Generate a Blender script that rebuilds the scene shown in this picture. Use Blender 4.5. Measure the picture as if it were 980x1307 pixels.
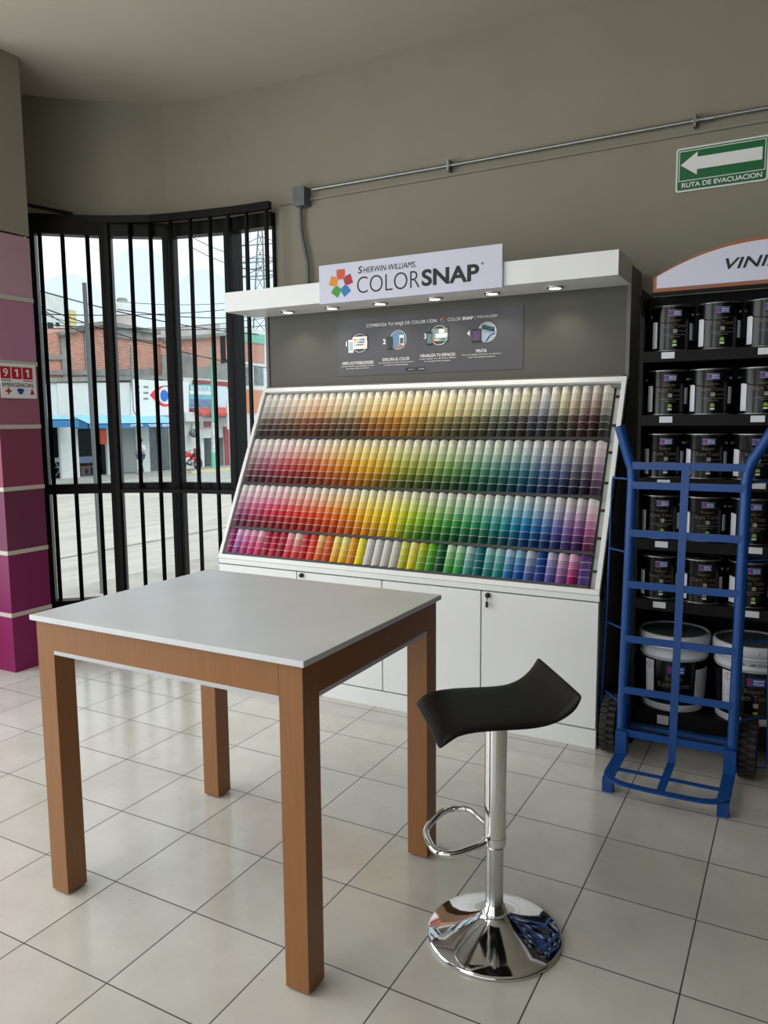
import bpy, bmesh, math, random
from mathutils import Vector, Matrix
random.seed(7)
PI = math.pi
SC = bpy.context.scene
for o in list(bpy.data.objects): bpy.data.objects.remove(o)
COL = SC.collection
# ------------------------------------------------------------------ camera
FOC, PIT, ROL, CH, YAW = 980.0, .1175, -.0078, 1.4506, .5
Fw = Vector((0, math.cos(PIT), -math.sin(PIT))); Rt = Vector((1, 0, 0)); Up = Rt.cross(Fw)
R2 = Rt*math.cos(ROL)+Up*math.sin(ROL); U2 = -Rt*math.sin(ROL)+Up*math.cos(ROL)
RZ = Matrix.Rotation(YAW, 3, 'Z')
Fw, R2, U2 = RZ@Fw, RZ@R2, RZ@U2
cam = bpy.data.cameras.new('camera'); camo = bpy.data.objects.new('camera', cam); COL.objects.link(camo)
mw = Matrix((R2, U2, -Fw)).transposed().to_4x4(); mw.translation = (0, 0, CH); camo.matrix_world = mw
cam.sensor_fit = 'VERTICAL'; cam.sensor_height = 36; cam.lens = 36*FOC/1307; cam.clip_start = .05; cam.clip_end = 400
SC.camera = camo
def at(px, py, X=None, Y=None, Z=None):          # where the sight line of a photo point meets a world plane
    d = Fw*FOC + R2*(px-490) + U2*(653.5-py)
    t = (Z-CH)/d.z if Z is not None else (Y/d.y if Y is not None else X/d.x)
    return Vector((d.x*t, d.y*t, d.z*t+CH))
# ------------------------------------------------------------------ light
w = bpy.data.worlds.new('overcast'); SC.world = w; w.use_nodes = True
bg = w.node_tree.nodes['Background']; bg.inputs[0].default_value = (.90, .95, 1, 1); bg.inputs[1].default_value = 1.25
def area(name, loc, rot, sx, sy, power, col):
    l = bpy.data.lights.new(name, 'AREA'); l.shape = 'RECTANGLE'; l.size = sx; l.size_y = sy; l.energy = power; l.color = col
    o = bpy.data.objects.new(name, l); COL.objects.link(o); o.location = loc; o.rotation_euler = rot; return o
area('daylight_left_shopfront', (-4.55, .3, 1.6), (0, -PI/2, 0), 2.5, 4.2, 92, (.93, .97, 1))
area('daylight_rear_shopfront', (-3.0, -3.6, 1.7), (PI/2, 0, 0), 2.2, 2.6, 44, (1, .985, .95))
area('added_ceiling_fill', (-2.9, -.3, 3.45), (0, 0, 0), 2.4, 3.0, 52, (1, .98, .95))  # unseen overhead fill lamp, added to brighten the interior
sun = bpy.data.lights.new('hazy_sun', 'SUN'); sun.energy = 2.0; sun.angle = math.radians(40); sun.color = (1, .97, .93)
so = bpy.data.objects.new('hazy_sun', sun); COL.objects.link(so); so.rotation_euler = (math.radians(8), math.radians(42), 0)
SC.view_settings.view_transform = 'Standard'; SC.view_settings.look = 'None'
SC.view_settings.gamma = 1; SC.view_settings.use_curve_mapping = False; SC.view_settings.exposure = 0
# ------------------------------------------------------------------ materials
def lin(c):
    return tuple(((x/255)/12.92 if x/255 <= .04045 else ((x/255+.055)/1.055)**2.4) for x in c)
class NT:
    def __init__(s, name):
        s.m = bpy.data.materials.new(name); s.m.use_nodes = True; s.t = s.m.node_tree
        s.b = s.t.nodes['Principled BSDF']
    def n(s, ty, **kw):
        x = s.t.nodes.new(ty)
        for k, v in kw.items():
            if k in x.inputs.keys(): x.inputs[k].default_value = v
            else: setattr(x, k, v)
        return x
    def l(s, a, b): s.t.links.new(a, b)
def mat(name, c, rough=.5, metal=0., var=.06, scale=8., bump=0., coat=0., emit=0., stretch=None, spec=None):
    """sRGB colour with a light procedural variation"""
    k = NT(name); c = lin(c); b = k.b
    b.inputs['Roughness'].default_value = rough; b.inputs['Metallic'].default_value = metal
    if spec is not None: b.inputs['Specular IOR Level'].default_value = spec
    if coat: b.inputs['Coat Weight'].default_value = coat; b.inputs['Coat Roughness'].default_value = .1
    tc = k.n('ShaderNodeTexCoord'); mp = k.n('ShaderNodeMapping'); k.l(tc.outputs['Object'], mp.inputs[0])
    if stretch: mp.inputs['Scale'].default_value = stretch
    nz = k.n('ShaderNodeTexNoise', Scale=scale, Detail=5.); k.l(mp.outputs[0], nz.inputs['Vector'])
    cr = k.n('ShaderNodeValToRGB'); k.l(nz.outputs['Fac'], cr.inputs[0])
    cr.color_ramp.elements[0].position = .3; cr.color_ramp.elements[1].position = .7
    cr.color_ramp.elements[0].color = (*[max(0, x*(1-var)) for x in c], 1); cr.color_ramp.elements[1].color = (*[min(1, x*(1+var)) for x in c], 1)
    k.l(cr.outputs[0], b.inputs['Base Color'])
    if bump:
        bp = k.n('ShaderNodeBump', Strength=bump, Distance=.01); k.l(nz.outputs['Fac'], bp.inputs['Height']); k.l(bp.outputs[0], b.inputs['Normal'])
    if emit:
        b.inputs['Emission Color'].default_value = (*c, 1); b.inputs['Emission Strength'].default_value = emit
    return k.m
M = {}
M['wall'] = mat('taupe_wall_paint', (143, 138, 123), .75, var=.035, scale=3, bump=.05)
M['ceil'] = mat('ceiling_paint', (186, 178, 164), .8, var=.03, scale=2)
M['white'] = mat('white_laminate', (232, 234, 234), .38, var=.012)
M['tabletop'] = mat('grey_laminate', (214, 219, 222), .30, var=.04, scale=5)
M['alu'] = mat('pale_edge_band', (190, 193, 197), .35, var=.02)
M['tower'] = mat('grey_laminate_panel', (74, 73, 65), .55, var=.03, scale=3)
M['towerside'] = mat('charcoal_laminate', (98, 100, 98), .5, var=.03)
M['towerdark'] = mat('bounce_cutting_wall_dark', (70, 68, 64), .8, var=.03)
M['tray'] = mat('tray_and_gap_shade', (42, 42, 42), .45, var=.05)
M['black'] = mat('black_metal_paint', (12, 12, 12), .45, var=.1, scale=30, spec=.2)
M['rack'] = mat('black_shelf_metal', (9, 9, 10), .55, var=.1, spec=.2)
M['can'] = mat('black_can', (7, 7, 9), .22, var=.1, spec=.35)
M['seat'] = mat('black_leatherette', (10, 10, 10), .5, var=.15, scale=90, bump=.08, spec=.25)
M['chrome'] = mat('chrome', (225, 225, 225), .07, 1., var=.02)
M['steel'] = mat('galvanised_steel', (150, 152, 152), .35, .85, var=.08, scale=30)
M['boxsteel'] = mat('grey_steel_box', (105, 110, 112), .5, .3, var=.15, scale=25)
M['blue'] = mat('blue_enamel', (8, 66, 134), .35, var=.06, scale=15, spec=.4)
M['tyre'] = mat('black_rubber', (46, 44, 42), .85, var=.2, scale=40)
M['hub'] = mat('grey_hub', (120, 120, 120), .5, .5)
M['wood'] = mat('oak_laminate', (140, 93, 50), .42, var=.075, scale=9, stretch=(14, 14, .9))
M['woodtrim'] = mat('wood_trim', (150, 90, 55), .45, var=.12, scale=10, stretch=(1, 8, 8))
M['signw'] = mat('pale_sign_face', (205, 207, 226), .4, var=.01)
M['signw2'] = mat('white_sign_face', (232, 232, 232), .4, var=.01)
M['green'] = mat('sign_green', (0, 104, 52), .4, var=.02)
M['ink'] = mat('black_ink', (20, 20, 22), .6, var=.05)
M['wink'] = mat('white_ink', (238, 238, 238), .5, var=.01)
M['silver'] = mat('silver_ink', (150, 148, 138), .4, var=.03)
M['gold'] = mat('dim_gold_ink', (118, 108, 84), .5, var=.03)
M['lblue'] = mat('label_blue', (38, 62, 150), .4, var=.02)
M['red'] = mat('sign_red', (178, 22, 40), .4, var=.02)
M['limeg'] = mat('lime_green', (140, 180, 50), .5, var=.02)
M['tag'] = mat('paper_tag', (215, 217, 226), .6, var=.02)
M['pail'] = mat('white_pail_plastic', (205, 208, 216), .4, var=.02)
M['paillid'] = mat('grey_pail_lid', (92, 96, 100), .5, var=.04)
M['poster'] = mat('poster_grey', (62, 62, 68), .4, var=.02)
M['led'] = mat('lamp_glow', (255, 248, 220), .5, emit=7.)
M['concrete'] = mat('concrete', (165, 162, 154), .9, var=.14, scale=2, bump=.1)
M['cwhite'] = mat('whitewashed_wall', (214, 213, 210), .85, var=.07, scale=1.5)
M['cgrey'] = mat('grey_render', (138, 135, 129), .9, var=.25, scale=1.5)
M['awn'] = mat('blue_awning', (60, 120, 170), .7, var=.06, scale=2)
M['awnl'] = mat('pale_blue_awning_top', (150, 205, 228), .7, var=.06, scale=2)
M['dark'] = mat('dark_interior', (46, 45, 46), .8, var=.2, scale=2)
M['shutter'] = mat('grey_shutter', (150, 150, 148), .6, var=.06, scale=4, stretch=(1, 8, .3))
M['teal'] = mat('teal_sign', (112, 190, 200), .6, var=.05, scale=3)
M['tile'] = mat('red_roof_tile', (214, 96, 84), .7, var=.1, scale=6)
M['skin'] = mat('skin', (165, 110, 85), .6, var=.03)
M['hair'] = mat('dark_hair', (25, 22, 20), .8, var=.1)
M['shirt'] = mat('pale_shirt', (215, 215, 215), .8, var=.04)
M['jeans'] = mat('blue_jeans', (72, 92, 120), .8, var=.1)
M['darkcloth'] = mat('dark_cloth', (40, 40, 46), .9, var=.1)
M['bikered'] = mat('motorcycle_red', (220, 40, 45), .35, var=.03)
M['orange'] = mat('orange_plastic', (225, 80, 45), .6, var=.04)
M['polegreen'] = mat('green_pole_paint', (130, 205, 175), .6, var=.05, scale=3)
M['orangewood'] = mat('brown_wood', (160, 95, 65), .6, var=.1)
M['tank'] = mat('pale_tank', (215, 215, 214), .6, var=.05)
M['maroon'] = mat('maroon_paint', (150, 60, 60), .7, var=.06)
M['yellow'] = mat('yellow_kerb', (214, 196, 140), .8, var=.1)
M['mural'] = mat('orange_mural_wall', (205, 140, 105), .8, var=.1, scale=2)
M['lattice'] = mat('grey_window', (120, 124, 128), .5, var=.3, scale=4)
def glass(name, tint, glossy=.06, rough=0.02, base=0.0, bcol=(1, 1, 1), ior=1.22):
    k = NT(name); t = k.t; out = t.nodes['Material Output']; t.nodes.remove(k.b)
    tr = k.n('ShaderNodeBsdfTransparent'); tr.inputs[0].default_value = (*tint, 1)
    gl = k.n('ShaderNodeBsdfGlossy'); gl.inputs['Roughness'].default_value = rough
    fr = k.n('ShaderNodeFresnel'); fr.inputs[0].default_value = ior
    mx = k.n('ShaderNodeMixShader'); k.l(fr.outputs[0], mx.inputs[0]); k.l(tr.outputs[0], mx.inputs[1]); k.l(gl.outputs[0], mx.inputs[2])
    last = mx
    if base:
        df = k.n('ShaderNodeBsdfTranslucent'); df.inputs[0].default_value = (*bcol, 1)
        m2 = k.n('ShaderNodeMixShader'); m2.inputs[0].default_value = base; k.l(mx.outputs[0], m2.inputs[1]); k.l(df.outputs[0], m2.inputs[2]); last = m2
    k.l(last.outputs[0], out.inputs[0]); return k.m
M['glass'] = glass('window_glass', (.97, .985, .98))
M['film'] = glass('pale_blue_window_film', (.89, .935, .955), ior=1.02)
M['acrylic'] = glass('clear_acrylic', (.8, .8, .8), base=.12)
def floor_mat():
    k = NT('glazed_floor_tiles'); b = k.b
    tc = k.n('ShaderNodeTexCoord'); sp = k.n('ShaderNodeSeparateXYZ'); k.l(tc.outputs['Object'], sp.inputs[0])
    T = .33
    def ax(i, off):
        a = k.n('ShaderNodeMath', operation='SUBTRACT'); k.l(sp.outputs[i], a.inputs[0]); a.inputs[1].default_value = off
        d = k.n('ShaderNodeMath', operation='DIVIDE'); k.l(a.outputs[0], d.inputs[0]); d.inputs[1].default_value = T
        f = k.n('ShaderNodeMath', operation='FRACT'); k.l(d.outputs[0], f.inputs[0])
        fl = k.n('ShaderNodeMath', operation='FLOOR'); k.l(d.outputs[0], fl.inputs[0])
        s = k.n('ShaderNodeMath', operation='SUBTRACT'); k.l(f.outputs[0], s.inputs[0]); s.inputs[1].default_value = .5
        ab = k.n('ShaderNodeMath', operation='ABSOLUTE'); k.l(s.outputs[0], ab.inputs[0]); return ab, fl
    ax_, fx = ax(0, -2.1888-.33*20); ay_, fy = ax(1, 1.2690-.33*30)
    mx = k.n('ShaderNodeMath', operation='MAXIMUM'); k.l(ax_.outputs[0], mx.inputs[0]); k.l(ay_.outputs[0], mx.inputs[1])
    gt = k.n('ShaderNodeMapRange'); k.l(mx.outputs[0], gt.inputs[0]); gt.inputs[1].default_value = .4925; gt.inputs[2].default_value = .4955
    cb = k.n('ShaderNodeCombineXYZ'); k.l(fx.outputs[0], cb.inputs[0]); k.l(fy.outputs[0], cb.inputs[1])
    wn = k.n('ShaderNodeTexWhiteNoise'); k.l(cb.outputs[0], wn.inputs[0])
    nz = k.n('ShaderNodeTexNoise', Scale=5., Detail=8., Roughness=.65); k.l(tc.outputs['Object'], nz.inputs['Vector'])
    ad = k.n('ShaderNodeMath', operation='MULTIPLY_ADD'); k.l(wn.outputs['Value'], ad.inputs[0]); ad.inputs[1].default_value = .25; k.l(nz.outputs['Fac'], ad.inputs[2])
    cr = k.n('ShaderNodeValToRGB'); k.l(ad.outputs[0], cr.inputs[0])
    cr.color_ramp.elements[0].position = .35; cr.color_ramp.elements[1].position = .85
    cr.color_ramp.elements[0].color = (*lin((198, 195, 185)), 1); cr.color_ramp.elements[1].color = (*lin((216, 214, 206)), 1)
    # small dark scuffs
    n2 = k.n('ShaderNodeTexNoise', Scale=26., Detail=6., Roughness=.7); k.l(tc.outputs['Object'], n2.inputs['Vector'])
    sc = k.n('ShaderNodeMapRange'); k.l(n2.outputs['Fac'], sc.inputs[0]); sc.inputs[1].default_value = .665; sc.inputs[2].default_value = .72; sc.inputs[4].default_value = .5
    m1 = k.n('ShaderNodeMix', data_type='RGBA'); k.l(sc.outputs[0], m1.inputs[0]); k.l(cr.outputs[0], m1.inputs[6]); m1.inputs[7].default_value = (*lin((120, 116, 106)), 1)
    m2 = k.n('ShaderNodeMix', data_type='RGBA'); k.l(gt.outputs[0], m2.inputs[0]); k.l(m1.outputs[2], m2.inputs[6]); m2.inputs[7].default_value = (*lin((52, 49, 45)), 1)
    k.l(m2.outputs[2], b.inputs['Base Color'])
    rr = k.n('ShaderNodeMapRange'); k.l(nz.outputs['Fac'], rr.inputs[0]); rr.inputs[3].default_value = .05; rr.inputs[4].default_value = .18; b.inputs['Specular IOR Level'].default_value = 1.0
    ra = k.n('ShaderNodeMath', operation='MULTIPLY_ADD'); k.l(gt.outputs[0], ra.inputs[0]); ra.inputs[1].default_value = .5; k.l(rr.outputs[0], ra.inputs[2]); k.l(ra.outputs[0], b.inputs['Roughness'])
    n3 = k.n('ShaderNodeTexNoise', Scale=28., Detail=7., Roughness=.7); k.l(tc.outputs['Object'], n3.inputs['Vector'])
    hh = k.n('ShaderNodeMath', operation='MULTIPLY_ADD'); k.l(gt.outputs[0], hh.inputs[0]); hh.inputs[1].default_value = -1.5; k.l(n3.outputs['Fac'], hh.inputs[2])
    bp = k.n('ShaderNodeBump', Strength=.22, Distance=.002); k.l(hh.outputs[0], bp.inputs['Height']); k.l(bp.outputs[0], b.inputs['Normal'])
    return k.m
M['floor'] = floor_mat()
def brick_mat():
    k = NT('old_red_brick'); b = k.b; b.inputs['Roughness'].default_value = .9
    tc = k.n('ShaderNodeTexCoord'); sp = k.n('ShaderNodeSeparateXYZ'); k.l(tc.outputs['Object'], sp.inputs[0])
    cb = k.n('ShaderNodeCombineXYZ'); k.l(sp.outputs[1], cb.inputs[0]); k.l(sp.outputs[2], cb.inputs[1])
    br = k.n('ShaderNodeTexBrick', Scale=1.); k.l(cb.outputs[0], br.inputs['Vector'])
    br.inputs['Color1'].default_value = (*lin((205, 120, 90)), 1); br.inputs['Color2'].default_value = (*lin((150, 86, 66)), 1); br.inputs['Mortar'].default_value = (*lin((205, 180, 166)), 1)
    br.inputs['Brick Width'].default_value = .26; br.inputs['Row Height'].default_value = .085; br.inputs['Mortar Size'].default_value = .012
    nz = k.n('ShaderNodeTexNoise', Scale=2.2, Detail=8., Roughness=.8); k.l(tc.outputs['Object'], nz.inputs['Vector'])
    mr = k.n('ShaderNodeMapRange'); k.l(nz.outputs['Fac'], mr.inputs[0]); mr.inputs[1].default_value = .48; mr.inputs[2].default_value = .66; mr.inputs[4].default_value = .65
    mx = k.n('ShaderNodeMix', data_type='RGBA'); k.l(mr.outputs[0], mx.inputs[0]); k.l(br.outputs[0], mx.inputs[6]); mx.inputs[7].default_value = (*lin((165, 140, 128)), 1)
    k.l(mx.outputs[2], b.inputs['Base Color']); return k.m
M['brick'] = brick_mat()
def street_mat():
    k = NT('pale_road'); b = k.b; b.inputs['Roughness'].default_value = .85
    tc = k.n('ShaderNodeTexCoord'); mp = k.n('ShaderNodeMapping'); mp.inputs['Scale'].default_value = (1.6, .25, 1); k.l(tc.outputs['Object'], mp.inputs[0])
    nz = k.n('ShaderNodeTexNoise', Scale=1.2, Detail=10., Roughness=.75); k.l(mp.outputs[0], nz.inputs['Vector'])
    cr = k.n('ShaderNodeValToRGB'); k.l(nz.outputs['Fac'], cr.inputs[0])
    cr.color_ramp.elements[0].position = .3; cr.color_ramp.elements[1].position = .65
    cr.color_ramp.elements[0].color = (*lin((158, 155, 148)), 1); cr.color_ramp.elements[1].color = (*lin((196, 193, 185)), 1)
    k.l(cr.outputs[0], b.inputs['Base Color']); return k.m
M['street'] = street_mat()
def swatch_mat():
    k = NT('printed_colour_card'); a = k.n('ShaderNodeVertexColor', layer_name='Col'); k.l(a.outputs[0], k.b.inputs['Base Color']); k.b.inputs['Roughness'].default_value = .38
    return k.m
M['swatch'] = swatch_mat()
# ------------------------------------------------------------------ mesh builder
class MB:
    def __init__(s): s.v = []; s.f = []; s.mi = []; s.c = []; s.cur = 0; s.col = None; s.x = None; s.sm = []; s.smooth = False
    def add(s, vs, fs):
        b = len(s.v)
        for p in vs:
            p = Vector(p)
            if s.x is not None: p = s.x(p) if callable(s.x) else s.x@p
            s.v.append(p)
        for f in fs:
            s.f.append([b+i for i in f]); s.mi.append(s.cur); s.c.append(s.col); s.sm.append(s.smooth)
        return s
    def box(s, x0, x1, y0, y1, z0, z1):
        if x0 > x1: x0, x1 = x1, x0
        if y0 > y1: y0, y1 = y1, y0
        if z0 > z1: z0, z1 = z1, z0
        return s.add([(x0,y0,z0),(x1,y0,z0),(x1,y1,z0),(x0,y1,z0),(x0,y0,z1),(x1,y0,z1),(x1,y1,z1),(x0,y1,z1)],
                     [(0,3,2,1),(4,5,6,7),(0,1,5,4),(1,2,6,5),(2,3,7,6),(3,0,4,7)])
    def prism(s, pts, ext):
        """closed polygon (3-D points) extruded by a vector"""
        n = len(pts); e = Vector(ext); P = [Vector(p) for p in pts]
        return s.add(P+[p+e for p in P], [tuple(range(n-1, -1, -1)), tuple(range(n, 2*n))]+[(i, (i+1) % n, n+(i+1) % n, n+i) for i in range(n)])
    def beam(s, a, b, wx, wy, side=None):
        a = Vector(a); b = Vector(b); d = (b-a).normalized()
        if side is None: side = Vector((0, 0, 1)) if abs(d.z) < .9 else Vector((1, 0, 0))
        u = d.cross(Vector(side)).normalized(); v = u.cross(d).normalized()
        P = [a+u*sx*wx/2+v*sy*wy/2 for sx, sy in ((-1,-1),(1,-1),(1,1),(-1,1))]
        return s.prism(P, b-a)
    def tube(s, path, r, seg=10, closed=False, cap=True):
        P = [Vector(p) for p in path]; n = len(P); rs = r if isinstance(r, (list, tuple)) else [r]*n
        sm = s.smooth; s.smooth = True
        prev = None; rings = []
        for i in range(n):
            if closed: t = (P[(i+1) % n]-P[i-1]).normalized()
            else: t = (P[min(i+1, n-1)]-P[max(i-1, 0)]).normalized()
            if prev is None:
                a = Vector((0,0,1)) if abs(t.z) < .9 else Vector((1,0,0)); u = t.cross(a).normalized()
            else: u = (prev-t*prev.dot(t)).normalized()
            prev = u; v = t.cross(u); rings.append([P[i]+(u*math.cos(2*PI*k/seg)+v*math.sin(2*PI*k/seg))*rs[i] for k in range(seg)])
        vs = [p for r_ in rings for p in r_]; fs = []
        for i in range(n if closed else n-1):
            a = i*seg; b = ((i+1) % n)*seg
            fs += [(a+k, a+(k+1) % seg, b+(k+1) % seg, b+k) for k in range(seg)]
        s.add(vs, fs)
        if cap and not closed:
            s.smooth = False; s.add(rings[0], [tuple(range(seg-1, -1, -1))]); s.add(rings[-1], [tuple(range(seg))])
        s.smooth = sm; return s
    def lathe(s, prof, c=(0, 0, 0), seg=32, axis='z', a0=0, a1=2*PI):
        c = Vector(c); full = abs(a1-a0-2*PI) < 1e-6; n = seg if full else seg+1; vs = []
        for r, z in prof:
            for k in range(n):
                a = a0+(a1-a0)*k/seg; p = (r*math.cos(a), r*math.sin(a), z)
                if axis == 'y': p = (p[0], p[2], p[1])
                if axis == 'x': p = (p[2], p[0], p[1])
                vs.append(c+Vector(p))
        fs = []
        for i in range(len(prof)-1):
            for k in range(seg):
                k2 = (k+1) % n; fs.append((i*n+k, i*n+k2, (i+1)*n+k2, (i+1)*n+k))
        sm = s.smooth; s.smooth = True; s.add(vs, fs); s.smooth = sm; return s
    def text(s, body, mapf, w=None, h=None, bold=0., shear=0., anchor='c', depth=.0012):
        """lettering; mapf(u, v, d) -> world; fitted to width w (and height h)"""
        vs, fs, (x0, x1, y0, y1) = glyphs(body, bold, shear)
        sx = (w/(x1-x0)) if w else h/(y1-y0); sy = (h/(y1-y0)) if h else sx
        if not w: sx = sy
        ox = (x0+x1)/2 if anchor == 'c' else x0
        return s.add([mapf((p[0]-ox)*sx, (p[1]-(y0+y1)/2)*sy, 0 if p[2] <= 0 else depth) for p in vs], fs)
    def build(s, name, m, parent=None, bevel=0., sub=0, seg=2, auto=False):
        off = Vector((0, 0, 0)); q = parent
        while q is not None: off += q.location; q = q.parent
        me = bpy.data.meshes.new(name)
        me.from_pydata([tuple(p-off) for p in s.v], [], s.f)
        for x in (m if isinstance(m, (list, tuple)) else [m]): me.materials.append(M[x] if isinstance(x, str) else x)
        for p, i, sm in zip(me.polygons, s.mi, s.sm): p.material_index = i; p.use_smooth = sm
        if any(c is not None for c in s.c):
            at_ = me.color_attributes.new('Col', 'FLOAT_COLOR', 'CORNER')
            for p, c in zip(me.polygons, s.c):
                for li in p.loop_indices: at_.data[li].color = (*(c or (1, 1, 1)), 1)
        bm = bmesh.new(); bm.from_mesh(me); bmesh.ops.recalc_face_normals(bm, faces=bm.faces); bm.to_mesh(me); bm.free()
        o = bpy.data.objects.new(name, me); COL.objects.link(o)
        if parent is not None: o.parent = parent
        if bevel:
            b = o.modifiers.new('b', 'BEVEL'); b.width = bevel; b.segments = seg; b.limit_method = 'ANGLE'; b.angle_limit = math.radians(40)
        if sub:
            q = o.modifiers.new('s', 'SUBSURF'); q.levels = q.render_levels = sub
        return o
_g = {}
def glyphs(body, bold, shear):
    key = (body, bold, shear)
    if key not in _g:
        cu = bpy.data.curves.new('t', 'FONT'); cu.body = body; cu.offset = bold; cu.shear = shear; cu.extrude = .01; cu.resolution_u = 6
        o = bpy.data.objects.new('t', cu); COL.objects.link(o); bpy.context.view_layer.update()
        dg = bpy.context.evaluated_depsgraph_get(); me = bpy.data.meshes.new_from_object(o.evaluated_get(dg))
        vs = [tuple(v.co) for v in me.vertices]; fs = [tuple(p.vertices) for p in me.polygons]
        bpy.data.objects.remove(o); bpy.data.curves.remove(cu); bpy.data.meshes.remove(me)
        xs = [v[0] for v in vs]; ys = [v[1] for v in vs]; _g[key] = (vs, fs, (min(xs), max(xs), min(ys), max(ys)))
    return _g[key]
def tag(o, label, cat, group=None, kind=None):
    o['label'] = label; o['category'] = cat
    if group: o['group'] = group
    if kind: o['kind'] = kind
    return o
def thing(name, loc, label, cat, group=None):
    o = bpy.data.objects.new(name, None); COL.objects.link(o); o.location = loc; o.empty_display_size = .1
    return tag(o, label, cat, group)
def struct(o, label, cat='structure'): o['kind'] = 'structure'; o['label'] = label; o['category'] = cat; return o
def copy_tree(o, parent=None):
    c = o.copy(); COL.objects.link(c); c.parent = parent
    for ch in [x for x in bpy.data.objects if x.parent == o]: copy_tree(ch, c)
    return c
def front(x, z, y):            # map for flat graphics on a plane facing -Y
    return lambda u, v, d: Vector((x+u, y-d, z+v))
def disc(mb, cx, cy, rx, ry, mapf, d0, d1, n=24, a0=0, a1=2*PI):
    k = [(cx+rx*math.cos(a0+(a1-a0)*i/n), cy+ry*math.sin(a0+(a1-a0)*i/n)) for i in range(n)]
    poly(mb, k, mapf, d0, d1)
def poly(mb, pts, mapf, d0, d1):
    n = len(pts)
    mb.add([mapf(u, v, d0) for u, v in pts]+[mapf(u, v, d1) for u, v in pts], [tuple(range(n-1, -1, -1)), tuple(range(n, 2*n))]+[(i, (i+1) % n, n+(i+1) % n, n+i) for i in range(n)])
def rect(mb, u0, u1, v0, v1, mapf, d0=0, d1=.001): poly(mb, [(u0, v0), (u1, v0), (u1, v1), (u0, v1)], mapf, d0, d1)
def rrect(u0, u1, v0, v1, r, n=5):
    P = []
    for cx, cy, a in ((u1-r, v1-r, 0), (u0+r, v1-r, PI/2), (u0+r, v0+r, PI), (u1-r, v0+r, 1.5*PI)):
        P += [(cx+r*math.cos(a+PI/2*i/n), cy+r*math.sin(a+PI/2*i/n)) for i in range(n+1)]
    return P
# ================================================================== ROOM
YW, ZC = 4.05, 3.508
arc = [(-2.97, 4.05), (-3.31, 4.035), (-3.55, 4.0), (-3.76, 3.93), (-3.94, 3.82), (-4.10, 3.70), (-4.28, 3.545), (-4.44, 3.385)]
def arcoff(d):          # offset polyline outwards (+) / inwards (-)
    out = []
    for i, (x, y) in enumerate(arc):
        a = Vector(arc[max(i-1, 0)]); b = Vector(arc[min(i+1, len(arc)-1)]); t = (b-a).normalized(); n = Vector((t.y, -t.x))
        if n.y < 0: n = -n
        out.append((x+n.x*d, y+n.y*d))
    return out
o = MB().box(-5.2, 5.6, -3.9, 4.25, -.12, 0).build('floor', 'floor'); struct(o, 'pale glazed square floor tiles with dark joints')
o = MB().box(-5.2, 5.6, -3.9, 4.25, ZC, ZC+.15).build('ceiling', 'ceil'); struct(o, 'taupe painted flat ceiling')
o = MB().box(-2.97, 5.6, YW, YW+.18, 0, ZC).build('wall_back', 'wall'); struct(o, 'taupe back wall behind the colour display')
o = MB().box(5.42, 5.6, -3.9, YW, 0, ZC).build('wall_right', 'towerdark'); struct(o, 'unseen right side wall darkened to cut bounced light')  # out of view; coloured dark so less light bounces in from the right
mb = MB().box(-5.2, -4.5, -3.9, -1.9, 0, ZC).box(-5.2, -4.5, -1.9, 2.5, 2.85, ZC).box(-5.2, -4.5, -1.9, 2.5, 0, .2)
o = mb.build('wall_left', 'wall'); struct(o, 'taupe left wall with wide shopfront opening')
mb = MB().box(-5.2, -4.1, -3.9, -3.7, 0, ZC).box(1.7, 5.6, -3.9, -3.7, 0, ZC).box(-4.1, 1.7, -3.9, -3.7, 3.05, ZC)
o = mb.build('wall_front', 'wall'); struct(o, 'taupe front wall with wide shopfront opening')
mb = MB(); ai, ao = arcoff(0), arcoff(.16)
ai = ai+[(-4.62, 3.2)]; ao = ao+[(-4.75, 3.3)]
for z0, z1 in ((2.74, ZC), (0, .17)):
    for i in range(len(ai)-1):
        mb.prism([(*ai[i], z0), (*ai[i+1], z0), (*ao[i+1], z0), (*ao[i], z0)], (0, 0, z1-z0))
mb.box(-5.2, -4.6, 2.5, 3.35, 0, ZC)
o = mb.build('wall_corner', 'wall'); struct(o, 'curved taupe wall above the bowed corner window')
# conduit ledge line
o = MB().box(-2.93, 5.42, YW-.014, YW, 2.782, 2.796).build('trim_1', 'wall'); struct(o, 'thin raised plaster ledge across the back wall')
# column with magenta bands: bands are paint on the column, ribs are thin plaster strips
levels = [0, .343, .71, 1.08, 1.436, 1.80, 2.165, 2.53]
bandc = [(128, 10, 82), (118, 10, 78), (104, 36, 70), (128, 52, 82), (150, 88, 112), (176, 122, 148), (182, 146, 162)]
mb = MB(); mats = ['wall']
for i, c in enumerate(bandc): mats.append(mat('column_paint_band', c, .5, var=.03))
mb.cur = 0; mb.box(-4.62, -4.0, 2.795, 3.062, 2.53, ZC)
for i in range(7):
    mb.cur = i+1; mb.box(-4.62, -4.0, 2.795, 3.062, levels[i]+(.0 if i == 0 else .012), levels[i+1]-.012)
mb.cur = 0
for z in levels[1:-1]: mb.box(-4.6, -4.006, 2.801, 3.056, z-.012, z+.012)
mats[0] = M['wall']
M['rib'] = mat('column_joint', (190, 185, 172), .6, var=.02)
o = mb.build('column', mats); struct(o, 'square column painted in magenta to mauve bands')
mb = MB()
for z in levels[1:-1]: mb.box(-4.6, -3.996, 2.791, 3.064, z-.012, z+.012)
o2 = mb.build('band_joint', 'rib', o)
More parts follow.
